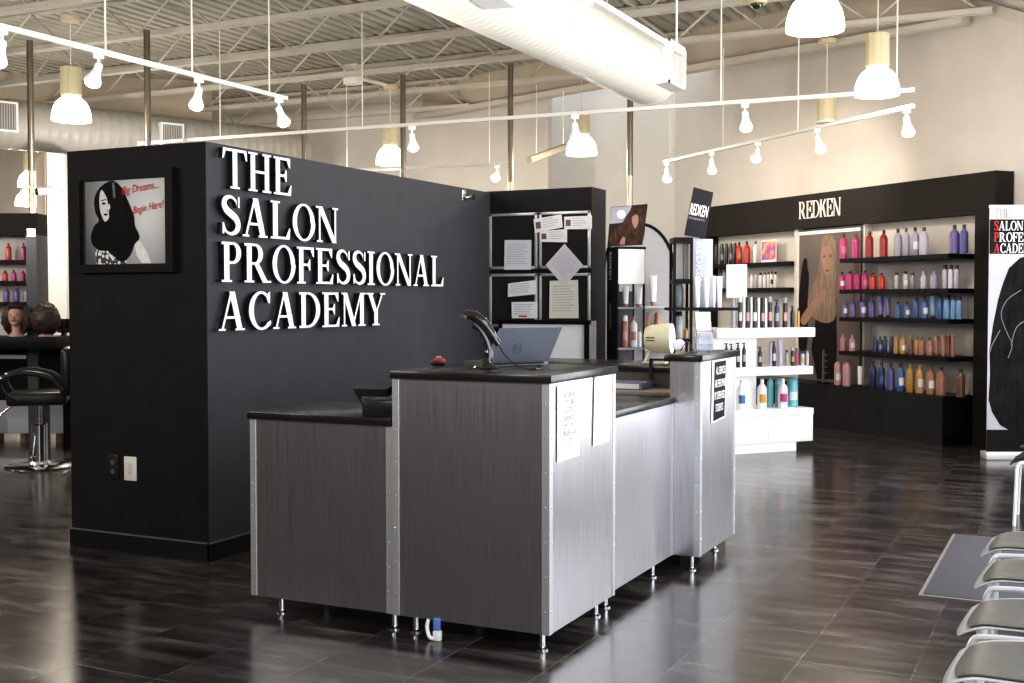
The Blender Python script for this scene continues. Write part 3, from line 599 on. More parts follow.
# on the end pillar: brochure holder, white disc device
Kz = 1.2225
a = PY(705, 346.5, 6.93); a.z = Kz; bh = thing('brochure_holder', 'clear acrylic brochure holder with white and pink leaflets on the end pillar', 'brochure holder', a)
fr = frame(a, R(28))
MB(fr).box(-.05, -.004, 0, .05, .0, .11, .001).box(-.05, .0, 0, -.047, .05, .13, .001).box(.047, .0, 0, .05, .05, .13, .001).box(-.05, -.004, 0, .05, .06, .004).build('holder', glass_m, bh)
for i, (dz, m) in enumerate(((.235, mat('leaflet_white', (.8, .8, .84), .4, nz=.03)), (.175, paper_m))):
    b = MB(fr); y = .038 - i * .02; b.hexa([V(p_) for p_ in ((-.046, y, .004), (.046, y, .004), (.046, y + .006, .004), (-.046, y + .006, .004), (-.046, y + .03, dz), (.046, y + .03, dz), (.046, y + .036, dz), (-.046, y + .036, dz))]); lf = b.build('leaflet', m, bh)
    if i: MB(fr).box(-.046, y + .0195, .115, .046, y + .0215, .121).build('pink_band', mat('pink_band', (.75, .15, .25), .5, nz=.05), lf); MB(fr).box(-.04, y + .002, .03, .04, y + .006, .09).build('printed_block', mat('lavender_print', (.45, .47, .6), .5, nz=.1), lf)
a = PY(682, 350, 6.82); a.z = Kz; dv = thing('white_disc_device', 'small white round device with bent black wire stand on the end pillar', 'device', a)
fr = frame(a, R(15))
ax = (V((math.cos(R(15)), math.sin(R(15)), 0)), V((0, .25, .97)).normalized(), V((.25, -.97, .2)).normalized())
MB().lathe(a + V((-.02, 0, .037)), [(0, .014), (.03, .013), (.036, .006), (.036, -.006), (.03, -.012), (0, -.013)], 24, axes=ax).build('disc', white_m, dv)
MB().tube([a + V((.0, -.03, .003)), a + V((.035, -.02, .062)), a + V((.075, .0, .003))], .004, 6).build('wire_stand', plas_m, dv)
# cream dryer-shaped ornament on the back counter
a = PZ(652, 362, 1.121); a = V((PY(655, 362, 7.25).x, 7.25, 1.121)); od = thing('cream_dryer', 'cream yellow rounded dryer shaped ornament on a thin stand on the back counter', 'ornament', a)
dd = dep(a); w0 = PD(646, 339, dd); w1_ = PD(673, 339, dd); axx = (w1_ - w0).normalized(); axx = (axx - hd * .35).normalized(); ayy = V((-axx.y, axx.x, 0)); hh = (PD(660, 322, dd) - PD(660, 352, dd)).length / 2
prof = [(0, -.002), (hh * .72, 0), (hh * .88, .03), (hh * .92, .055), (hh * .95, .09), (hh * 1.0, .10), (hh * 1.0, .17)]
MB().lathe(w0 + V((0, 0, .005)), prof, 28, axes=(ayy, up, axx)).build('dryer_body', mat('cream_plastic', (.80, .755, .53), .35, nz=.03), od)
MB().lathe(w0 + axx * .171 + V((0, 0, .005)), [(0, .012), (hh * .6, .01), (hh * .99, 0)], 28, axes=(ayy, up, axx)).build('white_front', glow_white, od)
for dz in (.0, -.018): q = w0 + axx * .045 - ayy * (hh * .93) + V((0, 0, dz + .012)); MB().tube([q - axx * .025, q + axx * .03], .004, 6).build('vent_slit', mat('olive_dark', (.12, .10, .03), .5, nz=.05), od)
b = MB(); b.tube(sample([tuple(w0 + axx * .03 - up * .05), tuple(w0 + axx * .015 - up * .09), tuple(V((w0.x, w0.y, 1.135)) - axx * .01)], 4), .008, 8); b.build('stand_stem', mat('cream_plastic', (.8, .74, .42)), od)
c_ = V((w0.x, w0.y, 1.121)) + axx * .05; MB().box(c_.x - .07, c_.y - .04, 1.121, c_.x + .09, c_.y + .04, 1.133, .004).build('stand_base', mat('cream_plastic', (.8, .74, .42)), od)
# ------------------------------------------------------------------ bottles
ORD = ['first', 'second', 'third', 'fourth', 'fifth', 'sixth', 'seventh', 'eighth', 'ninth', 'tenth', 'eleventh', 'twelfth', 'thirteenth', 'fourteenth', 'fifteenth', 'sixteenth', 'seventeenth', 'eighteenth']
COL = dict(black=(.016, .015, .017), red=(.72, .05, .03), darkred=(.42, .02, .025), magenta=(.62, .04, .22), white=(.78, .77, .77), silver=(.36, .35, .40), grey=(.42, .41, .47), lavender=(.50, .44, .62), palelavender=(.66, .60, .76), violet=(.20, .15, .42), indigo=(.12, .11, .36),
           navy=(.03, .04, .11), blue=(.08, .18, .48), lightblue=(.25, .45, .78), gold=(.62, .34, .10), copper=(.50, .22, .14), brown=(.22, .09, .07), pink=(.70, .36, .40), rose=(.62, .25, .28), aqua=(.22, .62, .70), orange=(.8, .38, .05), palewhite=(.72, .70, .76), clear=(.5, .5, .52), steelgrey=(.30, .32, .36))
CW = dict(darkred='dark red', palelavender='pale lavender', lightblue='light blue', palewhite='pale white', clear='translucent grey', steelgrey='steel grey')
def cm(k_): return mat('pack_' + k_, tuple(c_ * (.72 if max(COL[k_]) - min(COL[k_]) > .12 else .95) for c_ in COL[k_]), .28, nz=.06, nscale=20, spec=.55)
def bottle(kind, col, pos, h, r, label, group, cap='black', badge=None):
    t = thing('product_bottle' if kind not in ('tube', 'can', 'box') else {'tube': 'product_tube', 'can': 'spray_can', 'box': 'product_box'}[kind], label, 'bottle' if kind not in ('tube', 'can', 'box') else {'tube': 'tube', 'can': 'spray can', 'box': 'box'}[kind], pos, group=group)
    p = V(pos); m = cm(col); mc = cm(cap)
    P = lambda pr: [(r * a, h * b) for a, b in pr]
    if kind == 'liter':
        MB().lathe(p, P([(.9, 0), (1, .02), (1, .66), (.93, .72), (.72, .78), (.42, .83), (.36, .86)]), 16).build('bottle_body', m, t)
        MB().lathe(p, P([(.40, .86), (.40, .985), (.34, 1)]), 12).build('cap', mc, t)
    elif kind == 'round':
        MB().lathe(p, P([(.9, 0), (1, .02), (1, .80), (.92, .89), (.7, .95), (.4, .97)]), 16).build('bottle_body', m, t)
        MB().lathe(p, P([(.42, .965), (.42, .99), (.38, 1)]), 12).build('cap', mc, t)
    elif kind == 'slim':
        MB().lathe(p, P([(.92, 0), (1, .02), (1, .76), (.8, .82), (.5, .84)]), 14).build('bottle_body', m, t)
        MB().lathe(p, P([(.62, .83), (.62, .98), (.55, 1)]), 12).build('cap', mc, t)
    elif kind == 'can':
        MB().lathe(p, P([(.96, 0), (1, .015), (1, .78), (.86, .82)]), 14).build('can_body', m, t)
        MB().lathe(p, P([(.88, .815), (.8, .97), (.68, 1)]), 12).build('cap', mc, t)
    elif kind == 'tube':
        b = MB(); n = 16; vs, fs = [], []
        for i, (zx, wx, wy) in enumerate(((.14, .82, .82), (.5, .9, .6), (.95, 1, .14), (1, 1, .10))):
            for k_ in range(n): a = 2 * math.pi * k_ / n; vs.append(p + rt * (r * wx * math.cos(a)) + hd * (r * wy * math.sin(a)) + up * (h * zx))
        for i in range(3):
            for k_ in range(n): fs.append((i * n + k_, i * n + (k_ + 1) % n, (i + 1) * n + (k_ + 1) % n, (i + 1) * n + k_))
        fs += [tuple(range(n))[::-1], tuple(3 * n + k_ for k_ in range(n))]; b.add(vs, fs).build('tube_body', m, t)
        MB().lathe(p, P([(.68, 0), (.74, .02), (.74, .14)]), 14).build('cap', mc, t)
    elif kind == 'spray':
        MB().lathe(p, P([(.92, 0), (1, .02), (1, .66), (.8, .74), (.45, .8), (.4, .83)]), 14).build('bottle_body', m, t)
        b = MB().lathe(p, P([(.5, .82), (.5, .88), (.3, .89), (.3, .94)]), 10); q = p + up * (h * .955); b.tube([q + rt * (r * .6), q - rt * (r * 1.1)], r * .26, 8); b.build('spray_head', mc, t)
    elif kind == 'box':
        MB(frame(p, YAW)).box(-r, -r * .6, 0, r, r * .6, h, .002).build('carton', m, t)
    if badge and kind != 'box':
        a = math.degrees(math.atan2(-hd.y, -hd.x)); MB().lathe(p, [(r * 1.015, h * .22), (r * 1.015, h * .5)], 6, a - 42, a + 42).build('paper_label', cm(badge), t)
    return t
def shelf_row(items, Z, s, l, zs, shelf, grp, F0=None, N0=None):
    """items: (x, top y, bottom y, half width, kind, colour, cap, badge) read in a photo crop; stand them on the shelf"""
    items = sorted(items, key=lambda i_: i_[0]); cnt = {}
    tot = {}
    for i_ in items: tot[i_[5] + i_[4]] = tot.get(i_[5] + i_[4], 0) + 1
    for (x_, yt, yb, hw, kind, col, cap, badge) in items:
        u = Z[0] + x_ / s; p = PN(u, 300, F0 + N0 * l, N0); d = dep(p); k_ = cnt.get(col + kind, 0); cnt[col + kind] = k_ + 1
        nm = {'tube': 'tube', 'can': 'spray can', 'box': 'carton', 'spray': 'spray bottle', 'slim': 'slim bottle'}.get(kind, 'bottle')
        o_ = (ORD[k_] + ' ' if tot[col + kind] > 1 else ''); t_ = ' from the left' if tot[col + kind] > 1 else ''
        lab = f"{o_}{CW.get(col, col)} {nm}{t_} on {shelf}"
        bottle(kind, col, (p.x, p.y, zs + .001), (yb - yt) / s * d / F, hw / s * d / F, lab[0].lower() + lab[1:], grp, cap, badge)

# ------------------------------------------------------------------ product wall unit
dw = thing('retail_display', 'long black wall display unit with lit shelves and silver brand letters', 'display unit', RO + lx * -2.2, AW)
B_ = lambda: MB(RF)
ZH0, ZH1 = 2.425, 2.845
B_().box(-5.05, 0, ZH0, .375, .25, ZH1).build('header', unit_m, dw)
B_().box(.11, 0, 0, .375, .25, ZH0).build('side_pillar', unit_m, dw); B_().box(-5.05, 0, 0, -4.84, .25, ZH0).build('side_pillar', unit_m, dw)
B_().box(-4.84, .18, .52, .11, .25, ZH0).build('back_panel', panel_m, dw)
b = B_(); b.box(-4.84, -.30, .08, 0, .18, .525).box(-4.79, -.26, 0, -.04, .18, .08); b.build('base_cabinet', mat('black_base_laminate', (.008, .008, .009), .35, spec=.3, nz=.15), dw)
for z in (2.01, 1.65, 1.33, .935): B_().box(-1.665, -.28, z - .047, .03, .18, z).build('shelf', blackl_m, dw)
for z in (2.025, 1.69): B_().box(-4.83, -.02, z - .047, -2.955, .18, z).build('shelf', blackl_m, dw)
B_().box(-1.675, .07, .525, -1.64, .18, ZH0).build('divider', panel_m, dw); B_().box(-2.94, .05, .525, -2.865, .18, ZH0).build('divider', panel_m, dw)
gl = [glyph(c_, .105, .045, .025) for c_ in 'REDKEN']; tot = sum(w_ for w_, _ in gl) - .03 * 5; kx = .80 / tot; x = 0.
LB = B_()
le = bpy.data.objects.new('brand_lettering', None); C.objects.link(le); le.parent = dw; RM[le.name] = RM[dw.name]
for (w_, polys), ch in zip(gl, 'REDKEN'):
    M = RF @ basis((-2.78 + x * kx, -.001, 2.545), (1, 0, 0), (0, 0, 1)); b = MB()
    for ip_, pl in enumerate(polys):
        pl = [(p_[0] * kx, p_[1] * .215) for p_ in pl]; ar = sum(pl[i][0] * pl[(i + 1) % len(pl)][1] - pl[(i + 1) % len(pl)][0] * pl[i][1] for i in range(len(pl)))
        b.prism(pl if ar > 0 else pl[::-1], M, .012 + .00012 * ip_)
    o = b.build('raised_letter', redk_m, le, smooth=False); o['label'] = 'silver letter ' + ch; x += w_ - .03
# tall portrait poster between the bays
pq = RO + ly * .045
po = thing('portrait_poster', 'tall poster of a long haired blonde woman between the two shelf bays', 'poster', pq + lx * -2.45 + up * .53, AW)
B_().box(-2.86, .04, .53, -1.68, .06, 2.385).build('poster_print', mat('poster_taupe', (.14, .115, .105), .5, spec=.2, nz=.2, nscale=2), po)
bb = B_(); bb.box(-2.86, .03, .53, -2.825, .06, 2.38).box(-2.86, .03, 2.345, -1.68, .06, 2.385); bb.build('pale_border', mat('pale_border', (.75, .72, .68), .4, nz=.02), po)
QM = RF @ basis((0, .039, 0), (1, 0, 0), (0, 0, 1)); qf = lambda u, v: PN(u, v, RO + ly * .039, ly)
ZA, ZB_, S7 = (700, 200), (700, 290), 6.827
hairm = mat('blonde_print', (.24, .175, .13), .5, spec=.1, nz=.35, nscale=14, stretch=(3, 3, .4)); skinp = mat('skin_print', (.33, .205, .15), .5, spec=.1, nz=.15, nscale=6); darkp = mat('dark_print', (.012, .010, .010), .6, spec=.1, nz=.2)
printpart('printed_dress', [(800, 130), (840, 90), (930, 60), (935, 380), (930, 610), (800, 610), (760, 400)], darkp, po, ZB_, S7, qf, QM, .0004, False)
printpart('printed_hair', [(835, 262), (870, 240), (912, 258), (930, 340), (928, 480), (925, 640), (925, 800), (860, 840), (770, 800), (735, 700), (770, 590), (805, 500), (818, 400)], hairm, po, ZA, S7, qf, QM, .0008)
printpart('printed_face', [(832, 340), (850, 318), (888, 322), (908, 370), (903, 450), (880, 515), (858, 512), (838, 450)], skinp, po, ZA, S7, qf, QM, .0014)
printpart('printed_arm', [(835, 0), (800, 30), (740, 110), (693, 185), (690, 222), (720, 236), (780, 150), (850, 60), (860, 0)], skinp, po, ZB_, S7, qf, QM, .0018)
printpart('dark_silhouette', [(712, 400), (730, 405), (735, 470), (745, 520), (735, 700), (730, 1000), (675, 1000), (672, 700), (690, 520), (700, 440)], darkp, po, ZA, S7, qf, QM, .001)  # dark upright figure shape at the left of the poster
fe = MB()
for pl in ([(838, 382), (860, 376), (860, 390), (840, 394)], [(880, 374), (902, 376), (900, 390), (880, 390)], [(855, 476), (886, 474), (880, 490), (860, 490)]): polyM(fe, pl, ZA, S7, qf, QM, .002)
fe.build('printed_features', mat('feature_print', (.14, .06, .05), .4, nz=.1), po, smooth=False)
G_ = 'hair product bottles on the wall display unit'
ZC, ZD_, S8 = (830, 160), (830, 280), 5.278
top5 = 'the top shelf of the right bay'
shelf_row([(68, 372, 505, 20, 'liter', 'magenta', 'black', 'rose'), (133, 372, 503, 20, 'liter', 'magenta', 'black', None), (205, 362, 502, 21, 'liter', 'darkred', 'black', None), (280, 358, 500, 21, 'liter', 'darkred', 'black', None), (355, 350, 495, 21, 'liter', 'silver', 'black', None), (398, 348, 494, 19, 'liter', 'grey', 'black', None), (445, 345, 493, 21, 'liter', 'lavender', 'black', 'palewhite'), (492, 345, 492, 23, 'liter', 'palelavender', 'black', None), (653, 336, 487, 25, 'liter', 'violet', 'black', None), (703, 336, 487, 22, 'liter', 'indigo', 'black', None)], ZC, S8, -.16, 2.01, 'the top shelf of the right bay', G_, RO, ly)
shelf_row([(62, 575, 668, 16, 'liter', 'magenta', 'black', 'white'), (103, 570, 668, 18, 'slim', 'magenta', 'black', None), (143, 570, 668, 16, 'liter', 'magenta', 'black', None), (183, 568, 668, 17, 'liter', 'magenta', 'black', 'rose'), (225, 580, 668, 18, 'liter', 'red', 'black', None), (272, 580, 668, 18, 'liter', 'red', 'black', None), (350, 580, 668, 12, 'slim', 'clear', 'black', None), (398, 575, 668, 15, 'slim', 'clear', 'black', 'white'), (434, 582, 668, 12, 'slim', 'steelgrey', 'black', None), (493, 578, 668, 16, 'liter', 'palelavender', 'palelavender', None), (547, 575, 668, 20, 'liter', 'lavender', 'lavender', None), (605, 545, 668, 14, 'can', 'palelavender', 'black', None), (636, 545, 668, 13, 'can', 'palewhite', 'black', None), (666, 545, 668, 13, 'can', 'palelavender', 'black', None)], ZC, S8, -.16, 1.65, 'the second shelf of the right bay', G_, RO, ly)
shelf_row([(80, 110, 200, 14, 'liter', 'violet', 'violet', 'white'), (122, 110, 202, 15, 'liter', 'violet', 'violet', None), (175, 98, 205, 17, 'liter', 'violet', 'violet', 'white'), (222, 98, 205, 18, 'liter', 'indigo', 'indigo', None), (268, 90, 205, 17, 'tube', 'violet', 'black', None), (306, 92, 198, 15, 'tube', 'violet', 'black', None), (360, 120, 208, 15, 'liter', 'blue', 'black', None), (408, 120, 208, 15, 'liter', 'blue', 'black', 'white'), (455, 102, 212, 15, 'slim', 'blue', 'black', None), (502, 100, 215, 18, 'liter', 'blue', 'black', 'white'), (545, 95, 215, 16, 'tube', 'lightblue', 'black', None), (581, 92, 218, 14, 'slim', 'blue', 'black', None), (618, 95, 220, 17, 'can', 'lightblue', 'black', None), (652, 95, 218, 14, 'can', 'lightblue', 'black', None), (683, 98, 218, 15, 'can', 'lightblue', 'black', None)], ZD_, S8, -.16, 1.33, 'the third shelf of the right bay', G_, RO, ly)
shelf_row([(70, 282, 370, 15, 'liter', 'rose', 'rose', None), (120, 285, 370, 16, 'liter', 'pink', 'pink', 'white'), (240, 295, 378, 14, 'liter', 'navy', 'black', None), (268, 295, 382, 13, 'liter', 'navy', 'black', 'silver'), (292, 295, 384, 12, 'slim', 'navy', 'black', None), (328, 298, 388, 11, 'slim', 'navy', 'black', None), (352, 305, 395, 14, 'liter', 'gold', 'gold', None), (388, 302, 398, 17, 'liter', 'gold', 'gold', 'white'), (428, 302, 400, 15, 'liter', 'brown', 'gold', None), (462, 306, 402, 12, 'slim', 'gold', 'brown', None), (487, 310, 406, 16, 'liter', 'copper', 'brown', None), (530, 312, 408, 18, 'liter', 'copper', 'brown', 'pink'), (566, 298, 403, 14, 'tube', 'copper', 'brown', None), (603, 293, 405, 15, 'tube', 'copper', 'copper', None), (630, 293, 405, 11, 'tube', 'brown', 'brown', None), (652, 293, 405, 12, 'tube', 'copper', 'copper', None)], ZD_, S8, -.16, .935, 'the fourth shelf of the right bay', G_, RO, ly)
shelf_row([(45, 425, 550, 19, 'round', 'pink', 'pink', 'white'), (92, 428, 553, 21, 'round', 'pink', 'pink', None), (162, 450, 562, 13, 'tube', 'white', 'black', None), (230, 430, 573, 19, 'liter', 'navy', 'black', None), (275, 430, 578, 19, 'liter', 'navy', 'black', 'blue'), (325, 440, 585, 21, 'liter', 'indigo', 'black', None), (378, 442, 590, 21, 'liter', 'blue', 'black', 'white'), (428, 450, 600, 21, 'liter', 'gold', 'gold', None), (480, 455, 608, 22, 'liter', 'gold', 'gold', 'white'), (537, 462, 612, 24, 'liter', 'copper', 'brown', 'white'), (592, 466, 618, 25, 'liter', 'copper', 'black', None), (695, 465, 618, 23, 'liter', 'brown', 'black', None)], ZD_, S8, -.2, .525, 'the base cabinet of the wall display', G_, RO, ly)
shelf_row([(108, 265, 405, 13, 'can', 'black', 'black', None), (148, 262, 405, 14, 'can', 'black', 'black', 'steelgrey'), (178, 262, 405, 13, 'can', 'black', 'black', None), (208, 262, 405, 13, 'can', 'black', 'black', 'steelgrey'), (237, 262, 405, 13, 'can', 'black', 'black', None), (265, 262, 410, 21, 'liter', 'red', 'black', 'gold'), (318, 260, 410, 23, 'liter', 'red', 'black', None), (377, 256, 404, 19, 'liter', 'white', 'black', None)], ZA, S7, 08e-2, 2.025, 'the upper shelf of the left bay', G_, RO, ly)
shelf_row([(140, 450, 592, 11, 'can', 'black', 'black', None), (166, 455, 592, 11, 'can', 'steelgrey', 'black', None), (352, 492, 585, 11, 'slim', 'white', 'white', None), (380, 494, 585, 10, 'slim', 'clear', 'white', None), (412, 482, 587, 13, 'slim', 'white', 'black', None), (441, 480, 587, 12, 'slim', 'white', 'black', None), (466, 478, 587, 11, 'slim', 'palewhite', 'black', None), (488, 474, 587, 12, 'slim', 'white', 'black', 'black'), (513, 478, 587, 12, 'slim', 'white', 'black', None)], ZA, S7, 08e-2, 1.69, 'the lower shelf of the left bay', G_, RO, ly)
# colourful card and peg stand
xa, _, d_ = rk(761.5, .06); xb, _, _ = rk(776.3, .06)
cc = thing('promo_card', 'small colourful purple and orange card standing on the upper shelf of the left bay', 'card', RO + lx * ((xa + xb) / 2) + ly * .06 + up * 2.026, AW)
cmx = mat('sunset_print', (.8, .4, .1), .4); t_ = cmx.node_tree; w_ = t_.nodes.new('ShaderNodeTexNoise'); w_.inputs['Scale'].default_value = 9; cr2 = t_.nodes.new('ShaderNodeValToRGB')
for q, c_ in ((.35, (.25, .18, .55, 1)), (.65, (.9, .55, .12, 1))): pass
cr2.color_ramp.elements[0].position = .38; cr2.color_ramp.elements[0].color = (.16, .16, .50, 1); cr2.color_ramp.elements[1].position = .62; cr2.color_ramp.elements[1].color = (.9, .55, .2, 1); k = cr2.color_ramp.elements.new(.5); k.color = (.6, .1, .2, 1)
t_.links.new([x_ for x_ in t_.nodes if x_.type == 'TEX_COORD'][0].outputs['Object'], w_.inputs['Vector']); t_.links.new(w_.outputs['Fac'], cr2.inputs[0]); t_.links.new(cr2.outputs[0], t_.nodes['Principled BSDF'].inputs['Base Color'])
B_().box(xa, 05e-2, 2.026, xb, .06, 2.32).build('card_border', paper_m, cc); B_().box(xa + .015, 048e-3, 2.06, xb - .012, .0505, 2.30).build('card_print', cmx, cc)
xa, _, d_ = rk(824, -.2)
pg = thing('peg_stand', 'thin grey peg stand on the base cabinet in front of the portrait poster', 'stand', RO + lx * xa + ly * -.2 + up * .525, AW)
B_().box(xa - .012, -.21, .53, xa + .012, -.19, .93).build('post', mat('dull_grey_metal', (.16, .14, .13), .4, metal=.5, nz=.05), pg)
B_().box(xa - .06, -.25, .526, xa + .06, -.15, .5401).build('foot_plate', blackl_m, pg)
for z in (.66, .73, .80, .87): MB(RF).tube([(xa, -.2, z), (xa + .075, -.2, z)], .008, 6).build('peg', MATS['dull_grey_metal'], pg)

# ------------------------------------------------------------------ white gondola
GO = PZ(730, 455); GA = R(50); GF = frame(GO, GA); gx = V((math.cos(GA), math.sin(GA), 0)); gy = V((-math.sin(GA), math.cos(GA), 0))
gd = thing('product_gondola', 'glossy white free-standing shelf unit with two slab shelves and drawers below', 'display unit', GO + gx * .5 + gy * .25, GA)
Gb = lambda: MB(GF)
Gb().box(-.16, 0, 1.155, 1.03, .52, 1.25, .004).build('shelf', glow_white, gd); Gb().box(-.10, 0, .775, 1.008, .52, .857, .004).build('shelf', glow_white, gd)
Gb().box(-.10, .20, .43, .45, .34, 1.155).build('centre_panel', glow_white, gd)
Gb().box(-.10, .012, .09, 1.01, .52, .425).build('drawer_case', white_m, gd); Gb().box(-.12, -.004, .36, 1.015, .53, .43, .003).build('cabinet_top', glow_white, gd)
Gb().box(-.1, .0, .095, .452, .014, .355, .002).build('drawer', glow_white, gd); Gb().box(.458, .0, .095, 1.01, .014, .355, .002).build('drawer', glow_white, gd)
Gb().box(-.08, .01, 0, .81, .45, .09).build('plinth', white_m, gd)
GG = 'hair products on the white shelf unit'
S9, ZG = 6.827, (700, 290)
shelf_row([(228, 62, 262, 16, 'can', 'steelgrey', 'steelgrey', None), (274, 48, 262, 15, 'can', 'black', 'white', 'clear'), (300, 45, 262, 10, 'can', 'white', 'white', None), (325, 50, 260, 17, 'can', 'black', 'black', 'pink'), (350, 52, 260, 9, 'can', 'white', 'white', None), (374, 50, 260, 17, 'can', 'black', 'black', 'white'), (400, 55, 260, 9, 'can', 'white', 'white', None), (428, 58, 260, 17, 'can', 'black', 'black', 'pink'), (448, 58, 260, 9, 'can', 'white', 'white', None), (478, 45, 258, 16, 'can', 'black', 'steelgrey', 'pink'), (525, 62, 258, 18, 'spray', 'navy', 'black', 'steelgrey'), (581, 52, 256, 17, 'can', 'black', 'steelgrey', 'pink'), (632, 108, 256, 15, 'spray', 'black', 'black', None), (672, 124, 256, 10, 'slim', 'orange', 'black', None)], ZG, S9, .14, 1.25, 'the top slab of the white gondola', GG, GO, gy)
shelf_row([(182, 350, 520, 14, 'spray', 'black', 'black', None), (216, 355, 520, 13, 'spray', 'black', 'black', None), (262, 348, 520, 15, 'spray', 'black', 'black', 'palelavender'), (303, 350, 520, 14, 'spray', 'black', 'black', 'lavender'), (412, 382, 520, 15, 'spray', 'black', 'black', 'steelgrey'), (484, 345, 514, 11, 'can', 'lavender', 'lavender', None), (507, 340, 514, 16, 'spray', 'black', 'black', 'clear'), (550, 334, 515, 20, 'tube', 'lavender', 'lavender', None), (596, 402, 512, 12, 'slim', 'steelgrey', 'black', None), (635, 388, 512, 13, 'slim', 'black', 'clear', 'gold'), (662, 392, 512, 9, 'slim', 'magenta', 'black', None), (704, 412, 510, 13, 'slim', 'clear', 'black', 'gold'), (736, 412, 510, 11, 'slim', 'clear', 'clear', None)], ZG, S9, .12, .857, 'the middle slab of the white gondola', GG, GO, gy)
shelf_row([(287, 140, 345, 32, 'liter', 'white', 'white', 'blue'), (428, 135, 340, 32, 'liter', 'white', 'white', 'orange')], (700, 360), S9, .10, .43, 'the drawer top of the white gondola', GG, GO, gy)
shelf_row([(484, 122, 318, 22, 'round', 'aqua', 'aqua', None), (638, 125, 325, 37, 'round', 'aqua', 'aqua', 'palewhite'), (540, 122, 318, 24, 'round', 'aqua', 'aqua', None)], (700, 360), S9, .24, .43, 'the drawer top of the white gondola', GG, GO, gy)
shelf_row([(570, 120, 322, 34, 'liter', 'palewhite', 'white', 'magenta')], (700, 360), S9, .09, .43, 'the drawer top of the white gondola', GG, GO, gy)
# white sign card on a thin stand behind the cans
a = PN(736.5, 298, GO + gy * .34, gy); d_ = dep(a); k_ = d_ / F
scd = thing('sign_card', 'blank white sign card on a thin stand above the cans of the white gondola', 'sign', (a.x, a.y, 1.25), YAW)
M_ = frame((a.x, a.y, 0), YAW); MB(M_).box(-10.3 * k_, -.004, a.z, 10.3 * k_, .004, a.z + 33.5 * k_, .002).build('card', white_m, scd); MB(M_).tube([(0, .006, 1.255), (0, .006, a.z + .05)], .006, 8).build('stem', alu_m, scd); MB(M_).box(-.05, -.03, 1.25, .05, .04, 1.257).build('foot', alu_m, scd)

# ------------------------------------------------------------------ racks between desk and wall display
K9 = 9.4
A0 = PD(617.5, 300, K9); TA = YAW + R(16); TF = frame((A0.x, A0.y, 0), TA)
tw = thing('display_rack', 'narrow black product tower with a white header panel beside the notice board wall', 'display rack', (A0.x, A0.y, 0), TA)
wT, dT = .235, .24
for x_ in (0, wT - .014):
    for y_ in (0, dT - .014): MB(TF).box(x_, y_, 0, x_ + .014, y_ + .014, 1.955).build('post', blackl_m, tw)
MB(TF).box(.006, -.004, 1.66, wT - .006, .01, 1.935).build('header_panel', mat('white_header', (.80, .77, .74), .4, nz=.02), tw)
MB(TF).box(-.004, -.006, 1.935, wT + .004, dT, 1.955).build('top_cap', blackl_m, tw)
MB(TF).box(-.003, .014, .4, .006, dT - .014, 1.94).build('side_panel', blackl_m, tw)
MB(TF).box(.01, dT - .012, .3, wT - .01, dT - .006, 1.6).build('back_panel', mat('dark_back', (.03, .026, .026), .5, nz=.1), tw)
for z in (1.475, 1.15, .7, .1): MB(TF).box(0, 0, z - .018, wT, dT, z).build('shelf', mat('smoked_shelf', (.16, .16, .17), .3, nz=.05), tw)
q0 = TF @ V((-.0035, dT * .72, 1.915)); text('REDKEN', basis(q0, (0, 0, -1), tuple(TF.to_3x3() @ V((0, -1, 0)))), .05, white_m, 'side_lettering', tw, w=.22, ext=.002)
q0 = TF @ V((-.0035, dT * .72, 1.50)); text('REDKEN', basis(q0, (0, 0, -1), tuple(TF.to_3x3() @ V((0, -1, 0)))), .05, mat('grey_lettering', (.4, .4, .4), .5, nz=.02), 'side_lettering', tw, w=.2, ext=.002)
tN = TF.to_3x3() @ V((0, 1, 0)); GT = 'white and copper products on the racks'
T0_ = V((A0.x, A0.y, 0)); ZR = (590, 270)
shelf_row([(243, 100, 238, 22, 'tube', 'white', 'copper', None), (330, 105, 236, 26, 'tube', 'white', 'copper', None)], ZR, S9, .1, 1.475, 'the upper shelf of the black tower', GT, T0_, tN)
shelf_row([(238, 312, 528, 24, 'can', 'copper', 'white', 'pink'), (298, 315, 524, 25, 'liter', 'white', 'copper', 'copper'), (340, 400, 524, 12, 'slim', 'white', 'copper', None)], ZR, S9, .1, 1.15, 'the lower shelf of the black tower', GT, T0_, tN)
# poster of a woman with curly hair on the tower
Pd = 9.45; W0 = PD(628, 225, Pd); WM = basis(W0, rt, up); wf = lambda u, v: PN(u, v, W0, hd); Z8, S6 = (590, 180), 6.827
pw = thing('beauty_poster', 'small poster of a woman with long curly brown hair on top of the black tower', 'poster', (W0.x, W0.y, 1.957), YAW)
polyM(MB(), [(143, 185), (395, 163), (358, 442), (118, 455)], Z8, S6, wf, WM, -.012).build('poster_board', mat('poster_dark', (.025, .02, .018), .6, spec=.1, nz=.3, nscale=10), pw, smooth=False)
printpart('printed_sky', [(145, 188), (285, 176), (245, 290), (130, 300)], mat('grey_sky_print', (.28, .28, .31), .3, nz=.2, nscale=8), pw, Z8, S6, wf, WM, .001, False)
curl = mat('curly_hair_print', (.055, .028, .018), .6, spec=.1, nz=.9, nscale=28, stretch=(2, 2, .6))
printpart('printed_hair', [(330, 190), (365, 230), (378, 290), (370, 380), (350, 435), (300, 440), (240, 440), (160, 445), (125, 400), (160, 345), (215, 300), (245, 250), (280, 205)], curl, pw, Z8, S6, wf, WM, .002)
printpart('printed_face', [(290, 250), (318, 235), (330, 260), (326, 300), (308, 330), (294, 310), (286, 280)], skinp, pw, Z8, S6, wf, WM, .003)
printpart('printed_hand', [(205, 420), (225, 385), (240, 395), (238, 440), (205, 442)], skinp, pw, Z8, S6, wf, WM, .003, False)
